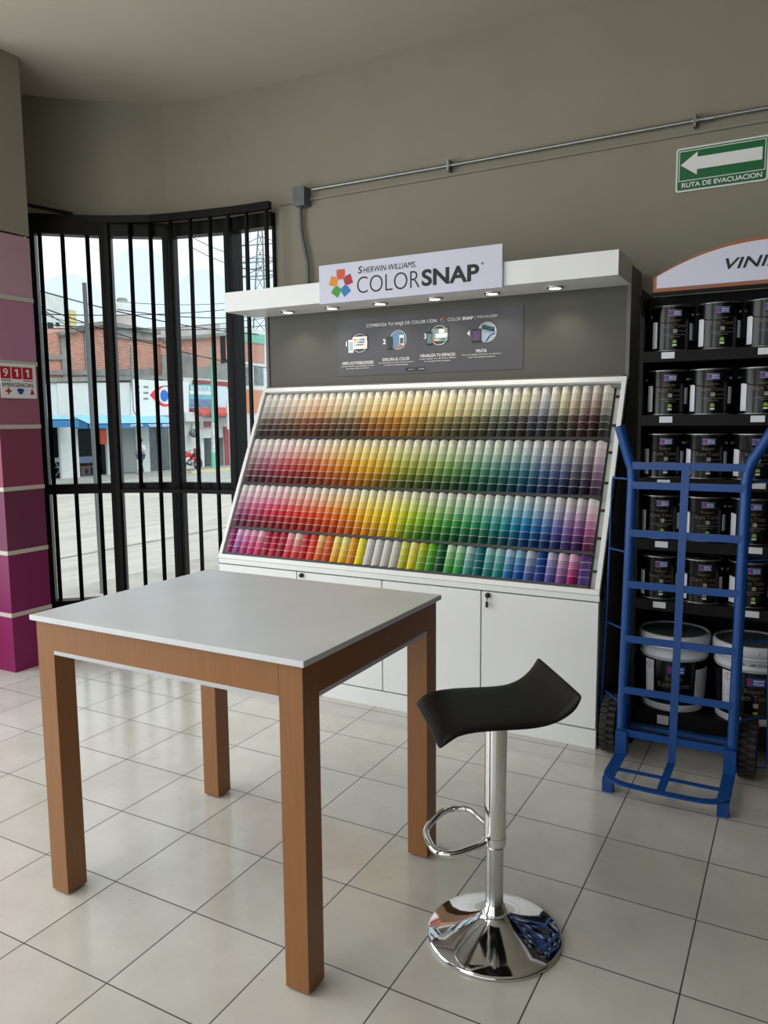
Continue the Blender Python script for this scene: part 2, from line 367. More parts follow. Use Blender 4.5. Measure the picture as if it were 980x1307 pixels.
# ---- bowed window: four bays
nodes = [(-4.44, 3.385), (-4.09, 3.705), (-3.755, 3.935), (-3.30, 4.035), (-2.97, 4.05)]
def wn(i, d):      # inward offset of node i
    a = Vector(nodes[max(i-1, 0)]); b = Vector(nodes[min(i+1, 4)]); t = (b-a).normalized(); n = Vector((t.y, -t.x))
    if n.y > 0: n = -n
    return Vector(nodes[i])+n*d
bays = ['left', 'second', 'third', 'right']
for i in range(4):
    a, b = Vector(nodes[i]), Vector(nodes[i+1]); t = (b-a).normalized(); n = Vector((-t.y, t.x)); L = (b-a).length
    if n.y > 0: n = -n
    def bx(mb, s0, s1, d0, d1, z0, z1):
        P = [a+t*s0+n*d0, a+t*s1+n*d0, a+t*s1+n*d1, a+t*s0+n*d1]
        mb.prism([(p.x, p.y, z0) for p in P], (0, 0, z1-z0))
    fr = MB(); bx(fr, 0, L, -.03, .05, 2.66, 2.745); bx(fr, 0, L, -.03, .06, .17, .265); bx(fr, .0, L, -.03, .04, .985, 1.05)
    w0 = .035 if i else .05
    bx(fr, 0, w0, -.05, .06, .17, 2.74)
    if i < 3: bx(fr, L-.035, L, -.05, .06, .17, 2.74)
    else: bx(fr, L-.015, L, -.03, .02, .17, 2.74)
    f = fr.build('window_%d' % (i+1), 'black'); struct(f, '%s bay of the bowed black-framed window' % bays[i])
    g = MB(); bx(g, .03, L-.02, -.005, .001, .26, 2.67); g.build('glass_pane', 'glass', f)
    # arched pale film on the inside face of the glass
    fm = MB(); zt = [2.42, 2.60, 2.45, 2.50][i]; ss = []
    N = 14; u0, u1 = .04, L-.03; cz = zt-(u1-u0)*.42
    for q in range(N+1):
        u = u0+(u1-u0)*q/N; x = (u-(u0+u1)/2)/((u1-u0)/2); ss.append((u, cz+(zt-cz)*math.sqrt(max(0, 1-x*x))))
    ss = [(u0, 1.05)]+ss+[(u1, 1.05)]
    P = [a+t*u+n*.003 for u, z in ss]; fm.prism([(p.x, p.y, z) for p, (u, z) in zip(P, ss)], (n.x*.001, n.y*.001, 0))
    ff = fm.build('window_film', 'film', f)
# ---- security grille of vertical bars in front of the window
gr = thing('security_grille', (-3.7, 3.7, 0), 'black steel security grille of vertical bars inside the bowed window', 'grille')
rail = [(-4.45, 3.37), (-4.376, 3.427), (-4.268, 3.513), (-4.146, 3.606), (-4.037, 3.681), (-3.908, 3.746), (-3.788, 3.805), (-3.648, 3.843), (-3.507, 3.87), (-3.363, 3.893), (-3.232, 3.915), (-3.101, 3.929), (-2.955, 3.937), (-2.93, 3.938)]
def railmb(z0, z1, wd):
    mb = MB()
    for i in range(len(rail)-1):
        a, b = Vector(rail[i]), Vector(rail[i+1]); t = (b-a).normalized()*.004; n = Vector((-t.y, t.x)).normalized()*wd/2
        mb.prism([(*(a-t-n), z0), (*(b+t-n), z0), (*(b+t+n), z0), (*(a-t+n), z0)], (0, 0, z1-z0))
    return mb
railmb(2.74, 2.785, .035).build('top_rail', 'black', gr); railmb(.985, 1.01, .02).build('middle_rail', 'black', gr); railmb(.16, .185, .02).build('bottom_rail', 'black', gr)
for i, p in enumerate(rail[1:-1]): MB().box(p[0]-.0095, p[0]+.0095, p[1]-.0095, p[1]+.0095, .0, 2.76).build('bar', 'black', gr)
a = at(25, 260, X=-4.40); b = at(113, 277, Z=2.79)
rod = MB().beam(at(22, 259, Z=2.81), at(113, 277.5, Z=2.80), .014, .02).build('folded_rail', 'black', gr)
# ================================================================== CONDUIT, SIGNS
cd = thing('electrical_conduit', (-2.75, 4.02, 2.8), 'galvanised conduit with junction box running up along the taupe wall', 'conduit')
MB().tube([at(398, 242, Y=4.02), at(573, 211.5, Y=4.02), at(887, 154, Y=4.02), (1.5, 4.02, 2.83)], .0095, 10).build('pipe', 'steel', cd)
MB().box(-2.775, -2.70, 3.975, 4.05, 2.745, 2.852).box(-2.779, -2.696, 3.970, 3.975, 2.741, 2.856).build('junction_box', 'boxsteel', cd, bevel=.003)
for p in ((573, 211.5), (887, 154)):
    mb = MB(); q = at(*p, Y=4.02); mb.tube([q+Vector((-.012, 0, 0)), q+Vector((.012, 0, 0))], .016, 12).box(q.x-.006, q.x+.006, 4.0, 4.05, q.z-.03, q.z+.03); mb.build('pipe_clamp', 'steel', cd)
q = at(905, 151, Y=4.02); MB().tube([q+Vector((-.02, 0, 0)), q+Vector((.02, 0, 0))], .014, 12).build('pipe_coupling', 'steel', cd)
MB().tube([(-2.757, 4.02, 2.75), (-2.757, 4.022, 2.62), (-2.745, 4.022, 2.55), (-2.722, 4.02, 2.46), (-2.712, 4.02, 2.40), (-2.71, 4.02, 2.2)], .011, 10).build('flexible_cable', 'boxsteel', cd)
# evacuation sign, hung tilted along with the wall perspective: flat plate on the wall
es = thing('evacuation_sign', (-.38, 4.04, 2.52), 'green and white evacuation route sign with left-pointing arrow', 'sign')
x0, x1, z0, z1 = -.603, -.205, 2.527, 2.727; cx, cz = (x0+x1)/2, (z0+z1)/2; W_, H_ = x1-x0, z1-z0; F0 = front(cx, cz, 4.045)
def pl(name, m, parent, *shapes):
    mb = MB()
    for s_ in shapes: s_(mb)
    return mb.build(name, m, parent)
pl('backing_plate', 'signw2', es, lambda m_: poly(m_, rrect(-W_/2, W_/2, -H_/2, H_/2, .012), F0, 0, .004))
pl('green_field', 'green', es, lambda m_: poly(m_, rrect(-W_/2+.008, W_/2-.008, -H_/2+.008, H_/2-.008, .008), F0, .004, .005))
def ring(m_, u0, u1, v0, v1, t, F, d0, d1):
    rect(m_, u0, u1, v1-t, v1, F, d0, d1); rect(m_, u0, u1, v0, v0+t, F, d0, d1); rect(m_, u0, u0+t, v0+t, v1-t, F, d0, d1); rect(m_, u1-t, u1, v0+t, v1-t, F, d0, d1)
pl('white_outline', 'wink', es, lambda m_: ring(m_, -W_/2+.013, W_/2-.013, -H_/2+.048, H_/2-.014, .0035, F0, .005, .0058))
ay = .023
pl('arrow', 'wink', es, lambda m_: poly(m_, [(-.178, ay), (-.105, ay+.052), (-.105, ay+.028), (.172, ay+.028), (.172, ay-.028), (-.105, ay-.028), (-.105, ay-.052)], F0, .005, .006))
mb = MB(); mb.text('RUTA DE EVACUACION', front(cx+.002, cz-H_/2+.029, 4.045-.005), w=.345, h=.022, bold=.02); mb.build('lettering', 'wink', es)
# emergency sign on the column face looking +X
em = thing('emergency_sign', (-3.99, 2.93, 1.6), 'white 911 emergencias sign on the banded column', 'sign')
def colmap(y0, z0, x=-3.996): return lambda u, v, d: Vector((x+d, y0+u, z0+v))
Fc = colmap(2.93, 1.697); w2, h2 = .115, .098
pl('backing_plate', 'signw2', em, lambda m_: poly(m_, rrect(-w2, w2, -h2, h2, .005), Fc, 0, .004))
for j in range(3):
    u = -.082+.071*j; p_ = pl('number_square', 'red', em, lambda m_: rect(m_, u-.032, u+.032, .012, .080, Fc, .004, .005))
    mb = MB()
    if j == 0: mb.text('9', colmap(2.93+u, 1.697+.046, -3.991), h=.046, bold=.004)
    else: poly(mb, [(u-.002, .024), (u+.008, .024), (u+.008, .068), (u-.001, .068), (u-.011, .062), (u-.011, .054), (u-.002, .057)], Fc, .005, .006)
    mb.build('numeral', 'wink', p_)
pl('green_line', 'green', em, lambda m_: rect(m_, -.114, -.048, .0, .005, Fc, .004, .005))
pl('red_line', 'red', em, lambda m_: rect(m_, .028, .092, .0, .005, Fc, .004, .005))
mb = MB(); mb.text('EMERGENCIAS', colmap(2.93-.006, 1.697-.022, -3.992), w=.2, h=.022, bold=0); mb.build('lettering', 'ink', em)
pl('red_cross', 'red', em, lambda m_: rect(m_, -.088, -.050, -.063, -.053, Fc, .004, .005), lambda m_: rect(m_, -.074, -.064, -.077, -.039, Fc, .004, .0052))
pl('blue_emblem', 'lblue', em, lambda m_: disc(m_, .008, -.052, .023, .011, Fc, .004, .005), lambda m_: disc(m_, .008, -.062, .015, .013, Fc, .004, .0052))
pl('flame_emblem', 'red', em, lambda m_: poly(m_, [(.070, -.075), (.098, -.075), (.084, -.038)], Fc, .004, .005))
# ================================================================== COLOUR DISPLAY
XL, XR, YF = -2.87, -.745, 3.30
ds = thing('color_display', ((XL+XR)/2, 3.7, 0), 'large white and grey colour card display cabinet against the back wall', 'display stand')
MB().box(XL+.02, XR-.02, YF+.03, 4.02, .1, .66).build('cabinet_body', 'towerside', ds)
MB().box(XL, XR, YF, YF+.06, .0, .085).box(XL+.02, XR-.02, YF+.06, 4.0, 0, .08).build('plinth', 'white', ds, bevel=.002)
MB().box(XL, XR, YF+.004, YF+.09, .665, .692).build('counter_edge', 'white', ds, bevel=.002)
splits = [XL, -2.335, -1.819, -1.29, XR]
for i in range(4):
    d = MB().box(splits[i]+.003, splits[i+1]-.003, YF, YF+.018, .092, .66).build('door', 'white', ds, bevel=.0015)
    if i in (1, 3):
        kx = splits[i]+.035; lk = MB(); lk.smooth = True
        lk.lathe([(.0, -.016), (.010, -.016), (.012, -.012), (.012, 0)], (kx, YF, .645), 16, 'y').build('lock', 'ink', d)
        if i == 3:
            mb = MB().box(kx-.0015, kx+.0015, YF-.018, YF-.014, .606, .64).box(kx-.006, kx+.006, YF-.019, YF-.013, .59, .616); mb.build('key', 'ink', d)
# side panels
for x, nm in ((XR-.018, 'side_panel'), (XL, 'side_panel')):
    P = [(YF+.02, .0), (YF+.02, .70), (3.79, 1.655), (3.79, 2.168), (4.03, 2.168), (4.03, 0)]
    MB().prism([(x, y, z) for y, z in P], (.018, 0, 0)).build(nm, 'towerside', ds)
MB().box(XL+.018, XR-.018, 3.80, 3.83, 1.55, 2.165).build('back_panel', 'tower', ds)
MB().box(XL+.018, XR-.018, 3.76, 3.80, 1.60, 1.66).build('ledge', 'towerside', ds)
# slanted board: s along the slope, x along the wall, d towards the viewer
S0 = Vector((0, YF, .708)); SD = Vector((0, .45, .94)).normalized(); SN = Vector((0, -SD.z, SD.y))
def sl(x, s, d): return S0+Vector((x, 0, 0))+SD*s+SN*d
def slbox(mb, x0, x1, s0, s1, d0, d1):
    mb.add([sl(x, s, d) for d in (d0, d1) for s in (s0, s1) for x in (x0, x1)], [(0,1,3,2),(4,6,7,5),(0,4,5,1),(1,5,7,3),(3,7,6,2),(2,6,4,0)])
mb = MB(); slbox(mb, XL+.01, XR-.01, 0, 1.04, -.075, -.055); mb.build('slanted_board', mat('light_grey_board', (176, 180, 178), .5), ds)
mb = MB(); slbox(mb, XL, XR, -.012, .012, -.07, 0); slbox(mb, XL, XR, 1.022, 1.048, -.07, 0); slbox(mb, XL, XL+.022, .012, 1.022, -.07, 0); slbox(mb, XR-.022, XR, .012, 1.022, -.07, 0)
mb.build('tray_frame', 'white', ds, bevel=.002)
rows = [(.742, 1.012, 7), (.452, .724, 7), (.185, .438, 7), (.030, .170, 4)]
CX0, CX1 = -2.84, -.80
for r, (s0, s1, nb) in enumerate(rows):
    mb = MB(); slbox(mb, CX0-.004, CX1+.001, s0-.016, s0-.002, -.055, -.010); slbox(mb, CX0-.004, CX1+.001, s0-.002, s1+.002, -.056, -.050)  # tray lip, then a dark backing that paints the shadow between cards
    tr = mb.build('card_tray_gap_shade', 'tray', ds)
    mb = MB()
    for s in (s0+.07, s1-.05):
        if r < 3 or s < .12: slbox(mb, CX1+.004, XR-.022, s, s+.009, -.055, -.044)
    if mb.v: mb.build('slot_mark', 'ink', ds)
# canopy with downlights
MB().box(-2.935, XR, 3.50, 3.515, 2.075, 2.182).box(-2.935, XR, 3.515, 3.79, 2.075, 2.09).box(-2.935, -2.92, 3.515, 3.79, 2.09, 2.182).box(XR-.015, XR, 3.515, 3.79, 2.09, 2.182).box(-2.92, XR-.015, 3.515, 3.79, 2.167, 2.182).build('canopy', 'white', ds)
for x in (-2.609, -2.312, -2.010, -1.692, -1.383, -1.068):
    dl = MB(); dl.lathe([(.026, 0), (.040, -.0), (.042, -.003), (.040, -.007), (.028, -.009), (.026, -.004)], (x, 3.655, 2.075), 24); rg = dl.build('downlight_ring', 'chrome', ds)
    dl = MB(); dl.lathe([(.0001, -.0095), (.020, -.0095), (.029, -.0085)], (x, 3.655, 2.075), 24); dl.build('lamp', 'led', rg)
    l = bpy.data.lights.new('downlight_beam', 'SPOT'); l.energy = 4.5; l.spot_size = math.radians(115); l.spot_blend = .9; l.shadow_soft_size = .025; l.color = (1, .92, .75)
    lo = bpy.data.objects.new('downlight_beam', l); COL.objects.link(lo); lo.location = (x, 3.655, 2.062); lo.rotation_euler = (.12, 0, 0)
# sign on the canopy
FS = front(-1.775, 2.163, 3.492)
sg = MB(); poly(sg, [(-.506, -.097), (.506, -.097), (.506, .099), (-.506, .099)], FS, -.008, .008); sgo = sg.build('header_sign', 'signw', ds)
fs = lambda x, z: front(-1.775+x, 2.163+z, 3.484)
for j, (ang, c) in enumerate([(90, (208, 74, 26)), (18, (160, 10, 30)), (-54, (6, 112, 180)), (-126, (46, 146, 40)), (162, (216, 138, 8))]):
    mb = MB(); A = math.radians(ang); ca, sa = math.cos(A), math.sin(A); q = []
    for (u, v) in [(.020, -.0145), (.036, -.023), (.066, -.023), (.066, .023), (.036, .023), (.020, .0145)] if j != 0 else [(.020, -.0145), (.036, -.024), (.068, -.024), (.068, .024), (.036, .024), (.020, .0145)]: q.append((-.372+(u*ca-v*sa)*1.05, -.002+(u*sa+v*ca)*1.05))
    poly(mb, q, FS, .008, .009); mb.build('emblem_petal', mat('emblem_colour', c, .4, var=.02), sgo)
mb = MB(); mb.text('HERWIN-WILLIAMS.', fs(-.088, .052), w=.298, h=.028, bold=0, shear=.15)
mb.text('S', fs(-.256, .055), w=.026, h=.036, bold=.012, shear=.15); mb.text('COLOR', fs(-.097, -.020), w=.355, h=.082, bold=-.014); mb.text('SNAP', fs(.242, -.018), w=.30, h=.080, bold=.03); mb.text('®', fs(.408, .020), h=.012)
mb.build('lettering', 'ink', sgo)
# information poster
FP = front(-1.817, 1.868, 3.80); fp = lambda x, z: front(-1.817+x, 1.868+z, 3.80-.003)
ps = MB(); rect(ps, -.55, .55, -.158, .158, FP, 0, .003); po = ps.build('poster', 'poster', ds)
mb = MB(); mb.text('COMIENZA TU VIAJE DE COLOR CON', fp(-.145, .110), w=.43, h=.022, bold=0, depth=.0006)
mb.text('COLOR', fp(.172, .113), w=.075, h=.017, bold=-.01, depth=.0006); mb.text('SNAP', fp(.248, .113), w=.06, h=.017, bold=.03, depth=.0006); mb.text('| VISUALIZER', fp(.350, .113), w=.125, h=.016, bold=-.01, depth=.0006)
for n_, x_, t_, z_ in ((1, -.42, 'ABRE LAS POSIBILIDADES', -.088), (2, -.175, 'EXPLORA EL COLOR', -.078), (3, .075, 'VISUALIZA TU ESPACIO', -.068), (4, .325, 'PINTA', -.058)):
    mb.text(str(n_), fp(x_-.072, .02 if n_ < 3 else .035), h=.027, bold=.02, depth=.0006)
    mb.text(t_, fp(x_, z_), w={1: .205, 2: .165, 3: .205, 4: .058}[n_], h=.016, bold=0, depth=.0006)
txt = {1: ('Descarga GRATIS la app ColorSnap Visualizer', 'para elegir todos los colores'), 2: ('Con ColorSnap Visualizer escanea los colores', 'y explora combinaciones'), 3: ('Prueba cualquier color de Sherwin-Williams', 'en una pared de tu espacio'), 4: ('Con tu código de color ten pintura', 'para un acabado perfecto')}
for n_, x_, z_ in ((1, -.42, -.106), (2, -.175, -.096), (3, .075, -.086), (4, .325, -.076)):
    mb.text(txt[n_][0], fp(x_, z_), w=.215, h=.0075, depth=.0005); mb.text(txt[n_][1], fp(x_, z_-.013), w=.15, h=.0075, depth=.0005)
mb.build('lettering', 'wink', po)
# the four pictures
for x_, z_, k_ in ((-.405, .02, 1), (-.160, .025, 2), (.085, .035, 3), (.355, .035, 4)):
    fx = fp(x_, z_)
    m1 = MB()
    N = 28
    m1.tube([fx(.05*math.cos(2*PI*i/N), .05*math.sin(2*PI*i/N), .001) for i in range(N)], .0013, 5, closed=True); ring_ = m1.build('picture_ring', 'wink', po)
    if k_ in (2, 4):
        m1 = MB(); disc(m1, 0, 0, .048, .048, fx, 0, .0005); m1.build('picture_disc', mat('picture_tone', {2: (80, 120, 150), 4: (150, 165, 180)}[k_], .5), ring_)
    if k_ == 1 or k_ == 3:
        m1 = MB(); rect(m1, -.05, .055, -.038, .042, fx, 0, .0015); m1.build('tablet_body', 'ink', ring_)
        m1 = MB(); rect(m1, -.044, .049, -.032, .036, fx, .0015, .0022); m1.build('tablet_screen', 'wink' if k_ == 1 else mat('room_picture', (120, 140, 138), .5), ring_)
        rr = random.Random(3)
        for q in range(6):
            for w_ in range(3):
                if k_ == 3 and w_: continue
                m1 = MB(); rect(m1, -.036+q*.012, -.026+q*.012, (.014-w_*.014) if k_ == 1 else -.028, (.024-w_*.014) if k_ == 1 else -.018, fx, .0022, .0027)
                m1.build('picture_chip', mat('chip_colour', [(220, 90, 50), (230, 180, 60), (190, 190, 160), (90, 160, 190), (60, 110, 160), (90, 90, 110)][(q+w_) % 6], .5), ring_)
        if k_ == 3:
            m1 = MB(); rect(m1, -.02, .045, -.012, .008, fx, .0022, .0028); rect(m1, .0, .03, .012, .03, fx, .0022, .0028); m1.build('picture_sofa', 'wink', ring_)
    px_ = {1: -.055, 2: -.05, 3: -.055, 4: -.055}[k_]
    m1 = MB(); rect(m1, px_-.016 if k_ != 4 else px_-.026, px_+.016 if k_ != 4 else px_+.024, -.05, .02, fx, .003, .004); m1.build('phone_body', 'wink' if k_ in (1,) else 'ink', ring_)
    m1 = MB(); rect(m1, px_-.013 if k_ != 4 else px_-.022, px_+.013 if k_ != 4 else px_+.020, -.04, .011, fx, .004, .0046); m1.build('phone_screen', mat('screen_tone', {1: (150, 170, 185), 2: (30, 32, 38), 3: (90, 120, 125), 4: (80, 45, 95)}[k_], .4), ring_)
    if k_ == 2:
        m1 = MB(); rect(m1, .008, .034, -.03, .024, fx, .001, .002); m1.build('phone_body', 'wink', ring_)
        m1 = MB(); rect(m1, .011, .031, -.022, .01, fx, .002, .0026); m1.build('phone_screen', 'poster', ring_)
        m1 = MB(); poly(m1, [(-.02, -.036), (.005, -.044), (.03, -.03), (.012, -.022)], fx, .0026, .003); m1.build('picture_hand', 'skin', ring_)
    if k_ == 4:
        m1 = MB(); m1.tube([fx(-.022, .028, .004), fx(.038, .012, .004)], .011, 10); m1.build('roller_sleeve', mat('roller_teal', (45, 75, 85), .8), ring_)
        m1 = MB(); m1.tube([fx(.038, .012, .004), fx(.044, -.008, .004), fx(.02, -.014, .004), fx(.008, -.03, .004), fx(-.004, -.046, .004)], .002, 6); m1.build('roller_handle', 'lblue', ring_)
mb = MB(); poly(mb, rrect(-.115, -.058, -.147, -.128, .003), FP, .003, .004); poly(mb, rrect(-.052, .005, -.147, -.128, .003), FP, .003, .004); bd_ = mb.build('store_badge', 'ink', po)
mb = MB(); mb.text('App Store', fp(-.082, -.1375), w=.036, h=.008, depth=.0012); mb.text('Google Play', fp(-.02, -.1375), w=.038, h=.008, depth=.0012); mb.build('lettering', 'wink', bd_)
for j, (du, dv, c) in enumerate([(0, .011, (208, 74, 26)), (.010, .003, (160, 10, 30)), (.006, -.009, (6, 112, 180)), (-.006, -.009, (46, 146, 40)), (-.010, .003, (216, 138, 8))]):
    mb = MB(); disc(mb, .105+du, .113+dv, .005, .005, FP, .003, .0036, 8); mb.build('emblem_petal', mat('emblem_colour', c, .4), po)
# ------------------------------------------------------------------ colour cards
def keys(t, K):
    for (a, A), (b, B) in zip(K, K[1:]):
        if t <= b:
            f = (t-a)/(b-a) if b > a else 0
            return [tuple(x+(y-x)*f for x, y in zip(p, q)) for p, q in zip(A, B)]
    return K[-1][1]
P1 = [(0, ((196,196,192),(140,136,132),(52,46,44))), (2, ((205,196,192),(150,132,130),(56,42,44))), (4, ((215,200,182),(160,138,118),(62,44,36))), (7, ((222,196,165),(176,120,92),(78,38,26))), (9, ((224,200,160),(168,132,96),(66,46,32))), (12, ((224,212,180),(160,140,108),(62,52,38))), (14, ((236,214,160),(196,152,92),(96,58,28))), (18, ((240,216,150),(212,160,76),(128,84,26))), (20, ((238,214,150),(206,168,92),(112,84,40))), (24, ((236,224,172),(180,166,112),(70,66,38))), (27, ((232,226,190),(150,146,112),(62,62,42))), (30, ((218,222,200),(128,138,124),(48,56,52))), (32, ((236,228,186),(122,120,118),(46,46,50))), (34, ((206,208,214),(110,114,126),(44,48,60))), (36, ((242,234,190),(130,130,116),(52,54,46))), (38, ((226,216,206),(130,104,100),(66,46,48))), (39, ((224,200,192),(120,96,92),(58,44,42))), (40, ((214,206,192),(116,112,108),(48,46,46)))]
P2 = [(0, ((206,198,204),(146,112,124),(66,40,52))), (3, ((220,198,200),(160,92,108),(76,26,40))), (5, ((228,196,192),(176,68,80),(92,20,30))), (8, ((232,206,184),(192,90,62),(100,36,24))), (11, ((236,206,156),(206,122,56),(126,62,24))), (14, ((242,220,140),(222,160,44),(150,92,20))), (17, ((240,222,140),(212,170,44),(130,96,22))), (19, ((232,228,160),(170,164,60),(84,84,28))), (22, ((226,228,176),(150,164,76),(62,78,34))), (25, ((214,226,184),(112,150,84),(34,66,40))), (28, ((206,224,200),(92,144,112),(24,66,48))), (31, ((208,224,216),(86,140,136),(22,66,68))), (33, ((208,222,224),(72,128,146),(20,66,90))), (35, ((214,222,228),(92,116,152),(28,48,84))), (37, ((216,216,222),(112,118,150),(34,42,72))), (38, ((214,212,214),(110,112,128),(40,44,62))), (40, ((222,206,214),(146,116,140),(58,38,62)))]
P3 = [(0, ((214,192,206),(170,112,146),(92,36,66))), (2, ((226,190,204),(190,84,122),(104,28,56))), (5, ((232,190,200),(208,60,88),(120,16,38))), (8, ((240,194,186),(216,72,62),(136,26,26))), (11, ((244,208,172),(224,98,46),(150,46,20))), (14, ((246,220,156),(236,142,36),(180,84,18))), (17, ((246,236,160),(240,190,30),(196,130,20))), (20, ((244,240,156),(240,222,40),(196,176,30))), (22, ((232,238,150),(176,206,50),(96,140,30))), (24, ((220,232,174),(126,186,70),(52,110,38))), (27, ((208,232,200),(70,166,92),(16,84,50))), (30, ((198,230,214),(60,160,132),(16,78,66))), (32, ((198,230,228),(46,156,170),(14,82,96))), (34, ((190,226,238),(34,136,196),(12,70,116))), (36, ((206,220,238),(86,130,190),(30,58,110))), (37, ((218,218,236),(124,122,190),(54,56,114))), (38, ((226,216,234),(150,124,184),(76,62,116))), (39, ((230,214,230),(160,110,170),(84,52,104))), (40, ((234,212,222),(172,104,146),(86,34,66)))]
R4 = [((150,30,110),(140,20,90)),((214,160,210),(150,60,140)),((228,150,190),(180,40,110)),((224,140,180),(190,40,110)),((232,170,190),(200,40,90)),((180,30,70),(150,10,50)),((170,20,50),(190,20,50)),((190,30,60),(140,10,40)),((236,150,160),(210,40,60)),((244,196,180),(210,60,60)),((200,40,50),(190,20,30)),((230,70,50),(220,60,30)),((246,190,110),(220,100,40)),((236,110,40),(200,70,30)),((248,230,130),(236,170,50)),((246,236,140),(244,190,40)),((240,170,40),(220,140,30)),((246,236,60),(240,214,20)),((222,222,222),(206,206,204)),((226,226,224),(214,212,208)),((224,224,220),(208,206,200)),((222,220,212),(206,202,192)),((226,226,90),(196,196,40)),((244,238,120),(226,214,30)),((190,210,40),(130,180,40)),((110,190,40),(60,150,50)),((20,110,60),(10,80,50)),((190,232,180),(70,170,70)),((180,232,190),(50,170,90)),((180,224,220),(70,160,150)),((20,130,140),(10,100,110)),((150,214,216),(30,140,140)),((150,210,216),(40,150,150)),((170,220,240),(30,120,190)),((120,190,230),(20,90,180)),((190,206,230),(80,100,180)),((10,80,160),(50,70,160)),((190,190,226),(100,90,180)),((236,200,224),(150,90,170)),((240,180,214),(170,30,110)),((96,50,130),(80,60,140))]
def mixc(a, b, f): return tuple(x+(y-x)*f for x, y in zip(a, b))
def cname(c):
    r, g, b = c; mx, mn = max(c), min(c); L = (mx+mn)/2; s = (mx-mn)
    if s < 26:
        base = 'white' if L > 205 else 'pale grey' if L > 170 else 'grey' if L > 95 else 'charcoal'
        return base if s < 12 or L > 170 else ('warm '+base if r > b else 'cool '+base)
    d = float(mx-mn); hh = ((g-b)/d % 6 if mx == r else (b-r)/d+2 if mx == g else (r-g)/d+4)*60
    pre = 'pale ' if L > 185 else 'dark ' if L < 75 else ''
    if s < 60 and L < 160 and 15 < hh < 60: return pre+'brown'
    nm = [(12, 'red'), (26, 'rust orange'), (40, 'orange'), (50, 'amber'), (64, 'yellow'), (85, 'lime'), (150, 'green'), (175, 'sea green'), (195, 'teal'), (225, 'blue'), (250, 'indigo'), (285, 'violet'), (315, 'plum'), (345, 'magenta pink'), (361, 'red')]
    n_ = next(n for a_, n in nm if hh <= a_)
    if L < 70 and n_ in ('orange', 'rust orange', 'amber'): n_ = 'brown'
    return pre+n_
ORD = ['first','second','third','fourth','fifth','sixth','seventh','eighth','ninth','tenth','eleventh','twelfth','thirteenth','fourteenth','fifteenth','sixteenth','seventeenth','eighteenth','nineteenth','twentieth']
ORD += ['twenty-'+x for x in ORD[:9]]+['thirtieth']+['thirty-'+x for x in ORD[:9]]+['fortieth', 'forty-first']
RN = ['top', 'second', 'third', 'bottom']
for r, (s0, s1, nb) in enumerate(rows):
    n = 41; pit_ = (CX1-CX0)/n
    for j in range(n):
        if r < 3:
            A, B, C_ = keys(j, [P1, P2, P3][r])
            rng = random.Random(r*100+j); jit = rng.uniform(-7, 7)
            cols = [mixc(A, B, .04), mixc(A, B, .22), mixc(A, B, .42), mixc(A, B, .72), mixc(B, C_, .12), mixc(B, C_, .6), C_]
            if r == 0: cols = [mixc(A, B, .0), mixc(A, B, .2), mixc(A, B, .38), mixc(A, B, .6), mixc(B, C_, .45), mixc(B, C_, .8), C_]
            cols = [tuple(min(255, max(0, m_+(x-m_)*1.18+jit-8*q_/6)) for x in c) for q_, c in enumerate(cols) for m_ in [sum(c)/3]]
            cols = [mixc(c, (250, 247, 240), [.62, .36, .15][q_] if q_ < 3 else 0) for q_, c in enumerate(cols)]
        else:
            A, B = R4[j]; cols = [mixc(mixc(A, B, q/3), (255, 255, 250), .12 if q == 0 and sum(A) > 450 else 0) for q in range(4)]
        x0 = CX0+pit_*j+.002; xw = pit_-.008
        mb = MB()
        # a bowed card stack, left edge forward, right edge back; bands along the slope
        segs = [(0, -.009), (.25, -.010), (.5, -.0145), (.75, -.024), (1, -.038)]
        L = s1-s0; nb_ = len(cols); gap = .0022
        def cardpt(f, s, top): 
            d = next((d0+(d1-d0)*(f-a0)/(a1-a0)) for (a0, d0), (a1, d1) in zip(segs, segs[1:]) if f <= a1+1e-9)
            return sl(x0+xw*f, s+.010*(f-.5), d-(.010 if not top else 0)-.010*(1-(s1-s)/L)*.6)
        strips = []
        for q in range(nb_):
            hi = s1-L*q/nb_; lo = s1-L*(q+1)/nb_
            strips.append((hi, lo+(gap if q < nb_-1 else 0), lin(cols[q])))
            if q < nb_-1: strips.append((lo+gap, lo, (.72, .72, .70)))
        for hi, lo, c in strips:
            mb.col = c
            for (f0, _), (f1, _) in zip(segs, segs[1:]):
                rise = lambda f: (.0035 if hi == s1 else 0)*math.sin(PI*f)
                mb.add([cardpt(f0, hi+rise(f0), 1), cardpt(f1, hi+rise(f1), 1), cardpt(f1, lo, 1), cardpt(f0, lo, 1)], [(0, 1, 2, 3)])
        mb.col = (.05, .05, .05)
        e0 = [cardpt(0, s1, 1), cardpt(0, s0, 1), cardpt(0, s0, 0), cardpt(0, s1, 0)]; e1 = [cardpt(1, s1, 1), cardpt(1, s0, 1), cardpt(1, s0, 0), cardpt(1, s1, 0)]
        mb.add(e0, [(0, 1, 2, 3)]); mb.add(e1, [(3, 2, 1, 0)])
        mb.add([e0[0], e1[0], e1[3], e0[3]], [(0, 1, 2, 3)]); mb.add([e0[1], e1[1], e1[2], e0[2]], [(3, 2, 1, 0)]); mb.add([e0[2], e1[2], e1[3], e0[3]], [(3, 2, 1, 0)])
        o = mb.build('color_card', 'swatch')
        a_, b_ = cname(cols[0]), cname(cols[-1])
        desc = ('%s to %s' % (a_, b_)) if a_ != b_ else a_
        tag(o, '%s colour card, %s from left in the %s row' % (desc, ORD[j], RN[r]), 'color card', 'colour cards in the %s row' % RN[r])
